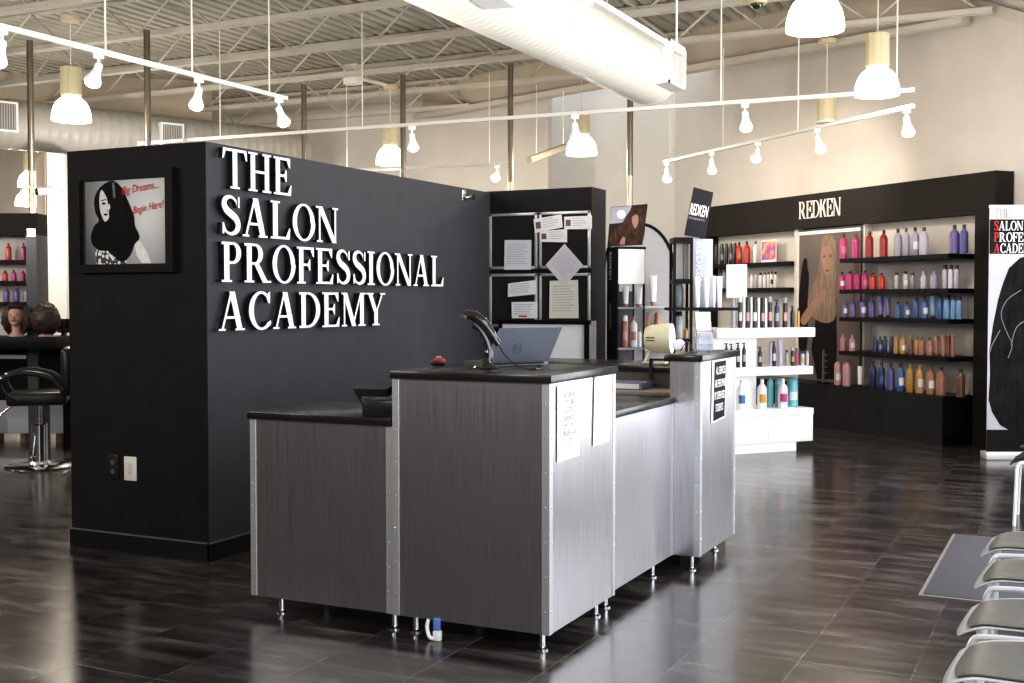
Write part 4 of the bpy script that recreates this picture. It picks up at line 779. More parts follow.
a = wf(590 + 213 / S6, 180 + 235 / S6); MB().lathe(a - hd * .002, [(.034, .0012), (0, .0016)], 20, axes=(rt, up, -hd)).build('painted_reflection', mat('reflection_white', (.95, .93, .88), .4, nz=.01), pw)  # lamp reflection on the poster, painted as a bright spot
# grey arched display panel with black rim
Ad = 10.2; a0 = PD(604, 300, Ad); a1 = PD(674, 300, Ad); AF = frame((a0.x, a0.y, 0), YAW); aw = (a1 - a0).length; kA = Ad / F
ar = thing('arched_display', 'grey arched back panel with black rim behind the two racks', 'display panel', (a0.x, a0.y, 0), YAW)
zt = 1.53 + 76 * kA; zs_ = 1.53 + 28 * kA
pts = [(0, 0), (aw, 0)] + [(aw / 2 + aw / 2 * math.cos(R(t_)), zs_ + (zt - zs_) * math.sin(R(t_))) for t_ in range(0, 181, 9)]
MB().prism(pts, AF @ basis((0, 0, 0), (1, 0, 0), (0, 0, 1)), -.03).build('arch_panel', mat('arch_grey', (.42, .40, .41), .5, nz=.03), ar)
MB(AF).tube([(x_, -.0, z_) for x_, z_ in pts[1:]] + [(0, 0, 0)], .014, 8).build('arch_rim', blackl_m, ar)
MB(AF).box((632 - 604) * kA, -.2, 1.46, (664.5 - 604) * kA, 0, 1.478).build('shelf', mat('pale_shelf', (.5, .5, .52), .3, nz=.03), ar)
MB(AF).box((640 - 604) * kA, -.2, 1.10, (672 - 604) * kA, 0, 1.12).build('shelf', MATS['pale_shelf'], ar)
aO = V((a0.x, a0.y, 0))
shelf_row([(430, 30, 238, 26, 'tube', 'white', 'copper', None)], ZR, S9, -.1, 1.478, 'the upper shelf of the arched display', GT, aO, hd)
shelf_row([(398, 280, 520, 13, 'box', 'copper', 'copper', None), (460, 280, 520, 23, 'can', 'copper', 'copper', None)], ZR, S9, -.1, 1.12, 'the lower shelf of the arched display', GT, aO, hd)
# second rack
K2 = 9.0; b0 = PD(673.3, 300, K2); BF = frame((b0.x, b0.y, 0), YAW); k2 = K2 / F
r2 = thing('display_rack', 'slim black rack with a wide thin shelf behind the steel end pillar', 'display rack', (b0.x, b0.y, 0), YAW)
X2 = lambda u: (u - 673.3) * k2
Z2_ = lambda v: 1.53 - (v - 300) * k2
for x_ in (0, X2(690)):
    for y_ in (0, .22): MB(BF).box(x_, y_, 0, x_ + .02, y_ + .02, Z2_(238)).build('post', blackl_m, r2)
MB(BF).box(0, -.005, Z2_(243), X2(692.5), .24, Z2_(237.5)).build('top_frame', blackl_m, r2); MB(BF).box(0, -.005, Z2_(283.5), X2(692.5), .24, Z2_(279)).build('lower_frame', blackl_m, r2)
MB(BF).box(.02, .1, Z2_(279), X2(690), .12, Z2_(243)).build('grey_panel', mat('pale_taupe', (.45, .42, .40), .5, nz=.03), r2); MB(BF).box(X2(685) - .003, .095, Z2_(279), X2(685) + .004, .101, Z2_(243)).build('panel_divider', plas_m, r2)
MB(BF).box(X2(668), -.12, Z2_(310.5), X2(735), .22, Z2_(307.5)).build('shelf', blackl_m, r2); MB(BF).box(0, 0, Z2_(342), X2(692), .22, Z2_(339)).build('shelf', blackl_m, r2)
bO = V((b0.x, b0.y, 0)); zsh = Z2_(307.5)
shelf_row([(610, 95, 255, 29, 'can', 'steelgrey', 'steelgrey', None)], ZR, S9, .1, zsh, 'the wide thin shelf of the slim black rack', GT, bO, hd)
shelf_row([(608, 282, 468, 27, 'can', 'grey', 'black', 'clear'), (655, 398, 468, 15, 'slim', 'gold', 'gold', None)], ZR, S9, .1, Z2_(339), 'the lower shelf of the slim black rack', GT, bO, hd)
shelf_row([(733, 45, 255, 20, 'tube', 'white', 'white', None), (795, 45, 255, 20, 'tube', 'white', 'white', None), (846, 40, 255, 13, 'tube', 'white', 'white', None), (882, 42, 255, 21, 'tube', 'palewhite', 'white', None)], ZR, S9, -.085, zsh, 'the wide thin shelf of the slim black rack', GT, bO, hd)
rb_ = thing('brand_box', 'tall pale blue carton with vertical white brand letters on the slim black rack', 'box', BF @ V((X2(702), .08, zsh)), YAW)
MB(BF).box(X2(693.2), .02, zsh + .001, X2(713), .10, Z2_(239), .003).build('carton', mat('pale_blue_carton', (.44, .47, .55), .4, nz=.12, nscale=4), rb_)
q0 = BF @ V((X2(696.5), .0185, Z2_(243))); text('REDKEN', basis(q0, (0, 0, -1), rt), .048, white_m, 'carton_lettering', rb_, w=.33, ext=.002)
Cd = 9.05; c0 = PD(699, 212, Cd); CMx = basis(c0, rt, up); cf = lambda u, v: PN(u, v, c0, hd)
bc = thing('brand_card', 'tilted black card with white brand letters standing on the slim black rack', 'sign', (c0.x, c0.y, Z2_(238)), YAW)
polyM(MB(), [(708, 48), (843, 85), (785, 402), (643, 378)], Z8, S6, cf, CMx, -.01).build('card_board', mat('dark_slate_card', (.02, .02, .026), .5, spec=.15, nz=.2, nscale=5), bc, smooth=False)
tx = (cf(590 + 812 / S6, 180 + 185 / S6) - cf(590 + 690 / S6, 180 + 160 / S6))
q0 = cf(590 + 678 / S6, 180 + 232 / S6); text('REDKEN', basis(q0 - hd * .001, tx, up), .105 * .73 * 1.15, white_m, 'card_lettering', bc, w=tx.length * .98, ext=.002, bold=.02)
q0 = cf(590 + 672 / S6, 180 + 262 / S6); text('5TH AVENUE NYC', basis(q0 - hd * .001, tx, up), .016, mat('grey_lettering', (.4, .4, .4)), 'card_lettering', bc, w=tx.length * .9, ext=.002)

# ------------------------------------------------------------------ roll-up banner
Nb = PD(986, 456, 11.3); NF = frame((Nb.x, Nb.y, 0), YAW); kb = 11.3 / F; zB = lambda v: 1.53 - (v - 300) * kb; xB = lambda u: (u - 986) * kb
bn = thing('rollup_banner', 'tall roll-up banner with the academy name over a dark haired portrait', 'banner', (Nb.x, Nb.y, 0), YAW); BWd = .86
MB(NF).box(-.02, -.06, .0, BWd + .02, .10, .075, .01).build('banner_base', mat('banner_silver', (.62, .60, .59), .35, metal=.3, nz=.03), bn)
MB(NF).box(0, -.004, .07, BWd, .0, zB(207)).build('banner_sheet', mat('banner_grey', (.36, .36, .39), .45, nz=.05, nscale=3), bn)
MB(NF).box(-.004, -.01, zB(208.5), BWd, .008, zB(205.5)).build('top_rail', alu_m, bn)
MB(NF).box(BWd / 2 - .01, .01, .07, BWd / 2 + .01, .03, zB(209)).build('support_pole', alu_m, bn)
MB(NF).box(0.003, -.0055, zB(219.5), BWd, -.004, zB(208.5)).build('white_band', white_m, bn); MB(NF).box(.003, -.0055, zB(254), BWd, -.004, zB(219.5)).build('black_band', mat('band_black', (.008, .008, .008), .6, spec=.1, nz=.05), bn)
for wd, v, wpx, rest in (('THE', 218.3, 16, (.35, .35, .36)), ('SALON', 230.6, 29, None), ('PROFESSIONAL', 242, 68, None), ('ACADEMY', 253, 43, None)):
    g0 = glyph(wd[0]); gl = [glyph(c_) for c_ in wd]; tot = sum(w_ for w_, _ in gl); kx = wpx * kb / tot; x = 0
    h = 9.2 * kb
    for part, sel in (('initial_letter', (0,)), ('banner_lettering', range(1, len(wd)))):
        b = MB()
        xx = 0
        for i, (w_, polys) in enumerate(gl):
            if i in sel:
                for ip_, pl in enumerate(polys):
                    pl = [(p_[0] * kx, p_[1] * h) for p_ in pl]; a_ = sum(pl[j][0] * pl[(j + 1) % len(pl)][1] - pl[(j + 1) % len(pl)][0] * pl[j][1] for j in range(len(pl)))
                    b.prism(pl if a_ > 0 else pl[::-1], NF @ basis((xB(990.5) + xx * kx, -.006, zB(v)), (1, 0, 0), (0, 0, 1)), .0015 + .0001 * ip_)
            xx += w_
        b.build(part, redink if part[0] == 'i' else (mat('grey_serif', (.07, .07, .075), .5, nz=.02) if rest else white_m), bn, smooth=False)
NM2 = NF @ basis((0, -.0045, 0), (1, 0, 0), (0, 0, 1)); nf2 = lambda u, v: PN(u, v, Nb - hd * .0045, hd)
hp = [(1040, 252), (1020, 258), (1009, 268), (1003, 283), (998, 300), (993, 325), (989.5, 350), (990, 375), (988.5, 400), (992, 412), (1000, 425), (1012, 432), (1040, 434)]
Mi = NM2.inverted(); P2 = [(Mi @ nf2(*p_)) for p_ in hp]; MB().prism([(p_.x, p_.y) for p_ in P2][::-1] if False else [(p_.x, p_.y) for p_ in P2], NM2, .001).build('printed_hair', mat('hair_print_dark', (.010, .0095, .010), .8, spec=.08, nz=.6, nscale=9, stretch=(2, 2, .5)), bn, smooth=False)
MB(NF).box(0, -.0056, .075, BWd, -.004, zB(430)).build('dark_foot_band', MATS['band_black'], bn)
stp = mat('hair_strand', (.20, .19, .20), .5, nz=.1)
for pl in ([(1021, 290), (1007, 300), (1001, 315), (1007, 333), (1012, 345), (1008, 358)], [(1026, 320), (1016, 328), (1011, 345)], [(1000, 330), (992, 345), (990, 352)]): MB().tube(sample([tuple(nf2(*p_) - hd * .002) for p_ in pl], 4), .004, 5).build('printed_strand', stp, bn)

# ------------------------------------------------------------------ floor mat and chairs
a = PZ(946, 534); b_ = PZ(920, 596)
fmx = thing('floor_mat', 'grey rectangular entrance mat on the tiled floor beside the row of chairs', 'mat', (-.33, (a.y + b_.y) / 2, 0))
MB().box(-.755, b_.y, 0, .1, a.y, .006, .002).build('mat_border', matedge, fmx); MB().box(-.735, b_.y + .02, .004, .08, a.y - .02, .010, .002).build('mat_pile', mat_m, fmx)
def make_chair(name, label, group, loc, legm, shm, padm, rz=0., cat='chair'):
    t = thing(name, label, cat, loc, rz, group); Mf = frame(loc, rz); n = 11
    def zprof(x_, y_): return .445 + .030 * abs(y_ / .23) ** 3 - .045 * max(0, (-x_ - .12) / .12) ** 2 + .02 * max(0, (x_ - .1) / .14) ** 2
    def pan(hx, hy, dz, th, sharp):
        vs, fs = [], []; m_ = 18
        for lay in (0, 1):
            for i in range(m_ + 1):
                for j in range(m_ + 1):
                    a_, b2 = 2 * i / m_ - 1, 2 * j / m_ - 1
                    x_ = a_ * math.sqrt(1 - sharp * b2 * b2 / 2); y_ = b2 * math.sqrt(1 - sharp * a_ * a_ / 2)
                    x_ *= hx; y_ *= hy * (1 - .10 * max(0, -a_)); e_ = max(abs(a_), abs(b2)) ** 8
                    z_ = zprof(x_, y_) + dz + (th * (1 - .75 * e_) if lay else 0); vs.append((x_, y_, z_))
        N = (m_ + 1) ** 2
        for i in range(m_):
            for j in range(m_):
                q = (i * (m_ + 1) + j, (i + 1) * (m_ + 1) + j, (i + 1) * (m_ + 1) + j + 1, i * (m_ + 1) + j + 1); fs.append(q[::-1]); fs.append(tuple(N + k_ for k_ in q))
        ed = [i * (m_ + 1) for i in range(m_ + 1)] + [m_ * (m_ + 1) + j for j in range(1, m_ + 1)] + [i * (m_ + 1) + m_ for i in range(m_ - 1, -1, -1)] + [j for j in range(m_ - 1, 0, -1)]
        for i in range(len(ed)): a_, b2 = ed[i], ed[(i + 1) % len(ed)]; fs.append((a_, b2, N + b2, N + a_))
        return MB(Mf).add(vs, fs)
    sh = pan(.245, .235, -.012, .012, .45).build('seat_shell', shm, t, ang=60); pan(.212, .205, .001, .017, .45).build('seat_pad', padm, t, ang=60)
    for s in (-1, 1):
        MB(Mf).tube(sample([(-.20, s * .235, 0), (-.19, s * .235, .30), (-.18, s * .235, .41), (-.12, s * .238, .435), (.12, s * .238, .435), (.2, s * .238, .41), (.26, s * .235, 0)], 5), .0115, 8).build('leg_frame', legm, t)
    MB(Mf).tube([(.1, -.235, .42), (.1, .235, .42)], .010, 8).build('cross_bar', legm, t)
    bkp = MB(Mf); vs, fs = [], []; m_ = 10
    for lay in (0, 1):
        for i in range(m_ + 1):
            for j in range(m_ + 1):
                y_ = (2 * j / m_ - 1) * .22; z_ = .55 + .32 * i / m_; vs.append((.25 + .08 * i / m_ + lay * .03 - .05 * (abs(y_) / .22) ** 2, y_, z_))
    N = (m_ + 1) ** 2
    for i in range(m_):
        for j in range(m_): q = (i * (m_ + 1) + j, (i + 1) * (m_ + 1) + j, (i + 1) * (m_ + 1) + j + 1, i * (m_ + 1) + j + 1); fs += [q, tuple(N + k_ for k_ in q)[::-1]]
    for i in range(m_):
        for a_, b2 in ((i * (m_ + 1), (i + 1) * (m_ + 1)), (i * (m_ + 1) + m_, (i + 1) * (m_ + 1) + m_), (i, i + 1), (m_ * (m_ + 1) + i, m_ * (m_ + 1) + i + 1)): fs.append((a_, b2, N + b2, N + a_))
    bkp.add(vs, fs).build('backrest', padm, t, ang=60)
    for s in (-1, 1): MB(Mf).tube([(.2, s * .2, .44), (.265, s * .2, .52), (.33, s * .2, .82)], .011, 8).build('back_post', legm, t)
    return t
CG = 'row of grey waiting chairs'
for i, (u, v, lab) in enumerate(((940, 683, 'grey padded waiting chair nearest the viewer in the row'), (955, 632, 'grey padded waiting chair second nearest in the row'), (973, 585, 'grey padded waiting chair third nearest in the row'), (980, 553, 'grey padded waiting chair at the far end of the row beside the mat'))):
    p = PZ(u, v, .43); make_chair('waiting_chair', lab, CG, (p.x + .235, p.y + .20, 0), wframe_m, shell_m, seat_m)
p = PZ(1014, 526)
make_chair('side_chair', 'black seated chair with white tubular legs standing in front of the banner', None, (p.x + .2, p.y + .24, 0), mat('white_tube', (.85, .85, .88), .3, nz=.02), vinyl_m, vinyl_m)
ct = thing('black_coat', 'dark folded coat lying on the white legged chair', 'coat', (p.x + .22, p.y + .24, .50))
b = MB()
for i, (dx_, dz, s_) in enumerate(((0, .0, 1), (.02, .05, .9), (.04, .10, .75))): b.sphere((p.x + .22 + dx_, p.y + .24, .515 + dz), .2 * s_, 1, .95, .17)
b.build('cloth_folds', mat('dark_cloth', (.03, .027, .027), .8, nz=.3), ct)

# ------------------------------------------------------------------ salon station on the far left, its mirror reflection built as real shelves
SD = 11.8; sF = lambda u: (u - 0) * SD / F; zS = lambda v, d=SD: 1.53 - (v - 300) * d / F
s0 = PD(0, 300, SD); SF = frame((s0.x, s0.y, 0), YAW)
st = thing('styling_station', 'black salon styling station with a mirror reflection modelled as shelves behind the dark partition', 'styling station', (s0.x, s0.y, 0), YAW)
MB(SF).box(-.5, 0, zS(235), sF(37.5), .28, zS(213.5)).build('header', unit_m, st)
MB(SF).box(sF(27), -.01, 0, sF(37.5), .28, zS(235)).build('side_post', mat('slate_post', (.055, .06, .07), .35, nz=.1), st)
MB(SF).box(sF(28.5), -.016, zS(237), sF(37), -.01, zS(229)).build('silver_clip', silver_m, st)
MB(SF).box(-.5, .22, zS(338), sF(27), .28, zS(235)).build('back_panel', mat('station_panel', (.55, .51, .47), .6, nz=.04), st)
for v in (262.5, 283.5, 304.5): MB(SF).box(-.5, .0, zS(v), sF(27), .22, zS(v - 2.6)).build('shelf', blackl_m, st)  # shelves standing in for what the station mirror reflects
MB(SF).box(-.5, -.30, zS(348), sF(66), .40, zS(336), .004).build('station_counter', blackl_m, st); MB(SF).box(-.5, .03, zS(359), sF(24), .05, zS(355)).build('counter_edge', silver_m, st)
MB(SF).box(-.5, .05, 0.52, sF(66), .40, zS(348)).build('station_body', blackl_m, st)
MB(SF).box(-.5, .30, 0, -.3, .40, .52).build('support_leg', blackl_m, st); MB(SF).box(sF(50), .30, 0, sF(58), .40, .52).build('support_leg', blackl_m, st)
SG = 'bottles reflected in the styling station mirror'; sO = V((s0.x, s0.y, 0)); ZL = (0, 171)
shelf_row([(37, 288, 356, 11, 'liter', 'red', 'darkred', None), (97, 288, 356, 10, 'liter', 'magenta', 'black', None)], ZL, 4.0, .1, zS(259.9), 'the top shelf of the styling station', SG, sO, hd)
shelf_row([(22, 398, 440, 11, 'liter', 'red', 'black', None), (57, 396, 440, 10, 'liter', 'magenta', 'black', None), (93, 398, 440, 10, 'liter', 'magenta', 'magenta', None)], ZL, 4.0, .1, zS(280.9), 'the middle shelf of the styling station', SG, sO, hd)
shelf_row([(26, 470, 528, 12, 'liter', 'violet', 'violet', None), (66, 470, 528, 12, 'liter', 'violet', 'indigo', None), (106, 475, 528, 10, 'liter', 'lavender', 'violet', None)], ZL, 4.0, .1, zS(301.9), 'the bottom shelf of the styling station', SG, sO, hd)
def mhead(u, label, d, turn, zc):
    c_ = PD(u, 318, d); t = thing('mannequin_head', label, 'mannequin head', (c_.x, c_.y, zc), YAW + turn); Mf = frame((c_.x, c_.y, zc), YAW + turn)
    b = MB(Mf); b.sphere((0, 0, .20), .078, .92, 1.08, 1.38, 18); b.tube([(0, .012, 0), (0, .012, .05), (0, .008, .13)], [.075, .045, .05], 14); b.sphere((0, -.082, .19), .014, .8, 1.2, 1.5, 8); b.sphere((0, -.07, .128), .03, 1.1, .7, .7, 10)
    b.sphere((.074, .01, .195), .018, .4, .8, 1.3, 8); b.sphere((-.074, .01, .195), .018, .4, .8, 1.3, 8); b.build('head', skin_m, t, ang=80)
    f = MB(Mf)
    for s in (-1, 1): f.sphere((s * .03, -.073, .215), .011, 1.2, .6, .5, 8)
    f.sphere((0, -.083, .155), .016, 1.3, .5, .4, 8); f.build('facial_features', mat('makeup_dark', (.10, .04, .035), .5, nz=.05), t)
    h = MB(Mf); n_, m_ = 30, 22; vs, fs = [], []
    for i in range(m_ + 1):
        th_ = math.pi * (i / m_) * .87
        for k_ in range(n_):
            a_ = 2 * math.pi * k_ / n_; face = max(0, math.cos(a_ + math.pi / 2)) ** .5 if math.cos(a_ + math.pi / 2) > .55 else 0
            nz_ = mnoise.noise(V((math.cos(a_) * 3, math.sin(a_) * 3, th_ * 4 + u))) * .018 + mnoise.noise(V((math.cos(a_) * 9, math.sin(a_) * 9, th_ * 9 + u))) * .010
            rr = .112 + .030 * max(0, th_ - .9) + nz_
            if face and th_ > .95: rr = .058
            vs.append((rr * math.sin(th_) * math.cos(a_) * 1.02, rr * math.sin(th_) * math.sin(a_) + .012, .205 + rr * math.cos(th_) * 1.18))
    for i in range(m_):
        for k_ in range(n_): fs.append((i * n_ + k_, i * n_ + (k_ + 1) % n_, (i + 1) * n_ + (k_ + 1) % n_, (i + 1) * n_ + k_))
    h.add(vs, fs)
    h.build('hair', hair_m, t, ang=80)
zcnt = zS(336) + .001
mhead(16, 'mirror reflection of the dark haired mannequin head, facing the room on the station counter', 11.62, R(8), zcnt)  # second head added as the mirror image of the one below
mhead(46, 'dark haired mannequin head seen from behind on the styling station counter', 11.62, R(190), zcnt)
a = PD(62, 330, 11.86); mo = thing('small_monitor', 'small black monitor on the styling station beside the dark partition', 'monitor', (a.x, a.y, zcnt), YAW); Mf = frame((a.x, a.y, 0), YAW)
MB(Mf).box(-.05, .0, zcnt + .03, .08, .02, zcnt + .17, .004).build('screen', gloss_b, mo); MB(Mf).box(-.01, .0, zcnt, .03, .05, zcnt + .04).build('stand', plas_m, mo)
# pale low cabinet behind the chair
a = PD(-20, 440, 12.6); Lf = frame((a.x, a.y, 0), YAW); lc = thing('low_cabinet', 'pale grey low cabinet on short feet behind the hydraulic salon chair', 'cabinet', (a.x, a.y, 0), YAW)
MB(Lf).box(0, 0, .10, 1.25, .4, .50, .01).build('cabinet_body', mat('pale_blue_grey', (.62, .63, .70), .45, nz=.05), lc)
for x_ in (.08, .42, .80, 1.15): MB(Lf).box(x_, .03, 0, x_ + .05, .3, .10).build('foot', mat('tan_foot', (.22, .16, .10), .6, nz=.1), lc)
# hydraulic chair
a = PZ(40, 467); ch = thing('salon_chair', 'black hydraulic salon chair with chrome pump base behind the partition', 'salon chair', a, YAW + R(-72)); CF = frame(a, YAW + R(-72))
MB(CF).lathe((0, 0, 0), [(.30, 0), (.305, .012), (.28, .025), (.10, .035), (.085, .06)], 36).build('base_plate', chrome_m, ch)
MB(CF).lathe((0, 0, 0), [(.07, .05), (.07, .39), (.06, .40)], 24).build('pump_cylinder', chrome_m, ch); MB(CF).lathe((0, 0, 0), [(.025, .39), (.025, .58)], 16).build('piston', chrome_m, ch)
MB(CF).tube(sample([(-.07, -.02, .32), (-.13, -.04, .30), (-.13, -.05, .12), (-.05, -.08, .10), (.09, -.08, .10), (.13, -.05, .14), (.12, -.03, .30)], 5), .009, 8).build('pump_lever', chrome_m, ch)
MB(CF).box(-.27, -.26, .58, .25, .25, .70, .035, 3).build('seat', vinyl_m, ch); MB(CF).box(-.20, .20, .66, .26, .30, 1.10, .04, 3).build('backrest', vinyl_m, ch)
for s in (-1, 1):
    x_ = -.01 + s * .29; ao = MB(CF).tube(sample([(x_, .22, .72), (x_, .1, .84), (x_, -.12, .88), (x_, -.28, .84)], 5), .024, 10).build('armrest', vinyl_m, ch); MB(CF).tube(sample([(x_, -.22, .86), (x_, -.30, .83), (x_, -.26, .70), (x_, -.14, .63)], 5), .014, 8).build('arm_bracket', vinyl_m, ch); MB(CF).sphere((x_, -.29, .838), .026, .9, 1.3, .8, 10).build('arm_tip', chrome_m, ch)
for s in (-1, 1): MB(CF).tube(sample([(-.01 + s * .16, -.2, .60), (-.01 + s * .17, -.40, .42), (-.01 + s * .17, -.52, .24)], 4), .011, 8).build('footrest_arm', chrome_m, ch)
MB(CF).tube([(-.20, -.52, .24), (.18, -.52, .24)], .014, 8).build('footrest_bar', chrome_m, ch)
# thermostat, camera and small lamp on the far walls
a = PN(43, 282, PD(48, 300, 16) + hd * .05, hd); th = thing('wall_thermostat', 'small pale thermostat on the tan wall beside the white column', 'thermostat', a, YAW)
a2 = PY(43.5, 282, 16.49); RM[th.name] = frame(a2, 0); th.location = a2; th.rotation_euler = (0, 0, 0)
MB().box(a2.x - .11, 16.46, a2.z - .06, a2.x + .11, 16.5, a2.z + .06, .01).build('thermostat_body', mat('pale_plastic', (.6, .55, .48), .5, nz=.03), th); MB().box(a2.x - .05, 16.455, a2.z - .01, a2.x + .05, 16.465, a2.z + .04).build('thermostat_display', plas_m, th)
a = PD(43, 191, 15.7); sc_ = thing('security_camera', 'small white security camera with dark lens on the white column', 'camera', a, YAW); Mf = frame(a, YAW)
MB(Mf).tube([(.13, 0, .02), (.02, -.02, .0), (-.05, -.05, -.01)], [.045, .055, .06], 14).build('camera_body', white_m, sc_); MB(Mf).sphere((-.06, -.06, -.012), .05, 1, 1, 1, 12).build('lens', gloss_b, sc_)

# ------------------------------------------------------------------ ceiling services
EB = PD(650, 74.5, 12.0); DR = .305
du = thing('air_duct', 'large white round spiral air duct hanging below the roof joists', 'duct', (EB.x, EB.y - 3, EB.z - DR))
prof = []; L_ = 10.0
n_ = int(L_ / .09)
for i in range(n_ + 1): prof += [(DR, i * L_ / n_)] + ([(DR + .004, i * L_ / n_ + .012), (DR, i * L_ / n_ + .024)] if i < n_ else [])
MB().lathe((EB.x, EB.y, EB.z), prof, 40, axes=(V((1, 0, 0)), V((0, 0, 1)), V((0, -1, 0)))).build('duct_body', duct_m, du, ang=60)
MB().lathe((EB.x, EB.y + .002, EB.z), [(DR + .001, 0), (DR + .008, -.0), (DR + .008, .05), (DR + .001, .05)], 40, axes=(V((1, 0, 0)), V((0, 0, 1)), V((0, -1, 0))), caps=False).build('end_flange', track_m, du)
def cylhit(u, v, c_, r_):
    q = ray(u, v); ox, oz = O.x - c_.x, O.z - c_.z; A_ = q.x ** 2 + q.z ** 2; B2 = 2 * (ox * q.x + oz * q.z); C_ = ox ** 2 + oz ** 2 - r_ ** 2; D_ = B2 * B2 - 4 * A_ * C_
    return O + q * ((-B2 - math.sqrt(max(D_, 0))) / (2 * A_))
x0 = EB.x + DR - .03; y1_ = EB.y - .03; y0_ = y1_ - .52
rg = MB().box(x0 - .1, y0_, EB.z - .2, x0 + .10, y1_, EB.z + .22).build('register_box', white_m, du); b = MB(); b.box(x0 + .10, y0_, EB.z - .2, x0 + .115, y1_, EB.z - .175).box(x0 + .10, y0_, EB.z + .195, x0 + .115, y1_, EB.z + .22).box(x0 + .10, y0_, EB.z - .2, x0 + .115, y0_ + .025, EB.z + .22).box(x0 + .10, y1_ - .025, EB.z - .2, x0 + .115, y1_, EB.z + .22); b.build('register_frame', white_m, rg)
b = MB(); MB().box(x0 + .1005, y0_ + .02, EB.z - .18, x0 + .102, y1_ - .02, EB.z + .2).build('dark_backing', grille_m, rg)
for i in range(12): y_ = y0_ + .045 + i * .039; b.box(x0 + .102, y_, EB.z - .18, x0 + .112, y_ + .012, EB.z + .2)
b.build('slats', white_m, rg)
hq = [cylhit(u, v, EB, DR) for u, v in ((466, -3), (500, -3), (513, 6), (482, 8))]
b = MB(); cen = sum(hq, V()) / 4; nrm = V((cen.x - EB.x, 0, cen.z - EB.z)).normalized(); b.hexa([q - nrm * .02 for q in hq] + [q + nrm * .02 for q in hq]); b.build('flat_register', grille_m, du)
# hanging straps for the duct
for y_ in (EB.y - 1.2, EB.y - 4.1): MB().tube([(EB.x, y_, EB.z + DR - .01), (EB.x, y_, ZD)], .01, 6).build('hanger', joist_m, du)
# far-left duct
d0, d1 = PD(-40, 121, 15.6), PD(300, 161, 19.0); d1.z = d0.z = 3.9; ax_ = (d1 - d0).normalized(); L_ = (d1 - d0).length
d2 = thing('air_duct', 'grey round spiral duct behind the dark partition at the far left', 'duct', d0 - up * .34); prof = []; n_ = int(L_ / .14)
for i in range(n_ + 1): prof += [(.335, i * L_ / n_)] + ([(.343, i * L_ / n_ + .02), (.335, i * L_ / n_ + .04)] if i < n_ else [])
MB().lathe(d0, prof, 32, axes=(V((ax_.y, -ax_.x, 0)), up, ax_)).build('duct_body', duct2_m, d2, ang=60)
nl = V((ax_.y, -ax_.x, 0)); nl = nl if nl.dot(hd) < 0 else -nl
for (u, v, w_, h_, lab) in ((5, 116.5, .33, .20, 'white framed grille on the grey duct at the left edge'), (172, 137, .36, .20, 'white framed grille on the grey duct above the picture wall')):
    base = PN(u, v, d0 + nl * .36, nl); 
    M_ = basis(base, ax_ if ax_.dot(rt) > 0 else -ax_, up)
    b = MB(M_); b.box(-w_ / 2, -h_, -.12, w_ / 2, h_, .02); g_ = b.build('grille_box', white_m, d2); MB(M_).box(-w_ / 2 + .03, -h_ + .03, .0205, w_ / 2 - .03, h_ - .03, .024).build('grille_face', mat('grille_dark', (.2, .19, .18), .5, nz=.05), g_)
    b = MB(M_)
    for i in range(8): x_ = -w_ / 2 + .05 + i * (w_ - .1) / 7; b.box(x_ - .006, -h_ + .03, .024, x_ + .006, h_ - .03, .032)
    b.build('slats', mat('slat_grey', (.45, .43, .4), .5, nz=.03), g_)
# bronze poles
PT = 'bronze service poles rising from the salon floor to the joists'
for (u, v, Y_), lab in zip(((30, 60, 9.75), (147, 60, 9.93), (304, 120, 13.36), (403, 120, 13.36), (510.5, 120, 13.3), (630, 150, 13.25)), ('bronze pole nearest the left edge above the styling station', 'bronze pole above the end wall with the framed picture', 'bronze pole above the letters of the word SALON', 'bronze pole beside the pendant behind the sign wall', 'bronze pole above the inner corner of the sign wall', 'bronze pole between the white duct and the curly hair poster')):
    p = PY(u, v, Y_); t = thing('service_pole', lab, 'pole', (p.x, p.y, 0), group=PT)
    MB().lathe((p.x, p.y, 0), [(.036, 3.0), (.036, ZJ)], 14).build('upper_tube', pole_m, t); MB().lathe((p.x, p.y, 0), [(.034, 0), (.034, 3.0)], 14).build('copper_tube', copper_pole, t); MB().box(p.x - .06, p.y - .06, 0, p.x + .06, p.y + .06, .02).build('floor_plate', pole_m, t)
# tracks and lamps
TZ = 3.3
def track(label, a, b, rods, th=.034):
    a, b = V(a), V(b); d = (b - a).normalized(); n_ = V((-d.y, d.x, 0)) * (th / 2); t = thing('lighting_track', label, 'lighting track', (a + b) / 2)
    MB().hexa([a - n_, b - n_, b + n_, a + n_] + [q + up * th for q in (a - n_, b - n_, b + n_, a + n_)]).build('track_rail', track_m, t)
    e_ = MB()
    for q, s in ((a, -1), (b, 1)): e_.hexa([q - n_ * 1.1, q + d * s * .02 - n_ * 1.1, q + d * s * .02 + n_ * 1.1, q + n_ * 1.1] + [w_ + up * th * 1.05 for w_ in (q - n_ * 1.1, q + d * s * .02 - n_ * 1.1, q + d * s * .02 + n_ * 1.1, q + n_ * 1.1)])
    e_.build('end_caps', track_m, t)
    for f_ in rods: q = a.lerp(b, f_); MB().tube([q + up * th, V((q.x, q.y, ZJ + .03))], .007, 6).build('hanging_rod', track_m, t)
    return d
def onto(u, a, b):      # point of a track seen at column u
    a, b = V(a), V(b); n_ = V((b - a).normalized()); nn_ = V((-n_.y, n_.x, 0)); return PN(u, 100, a, nn_).xy
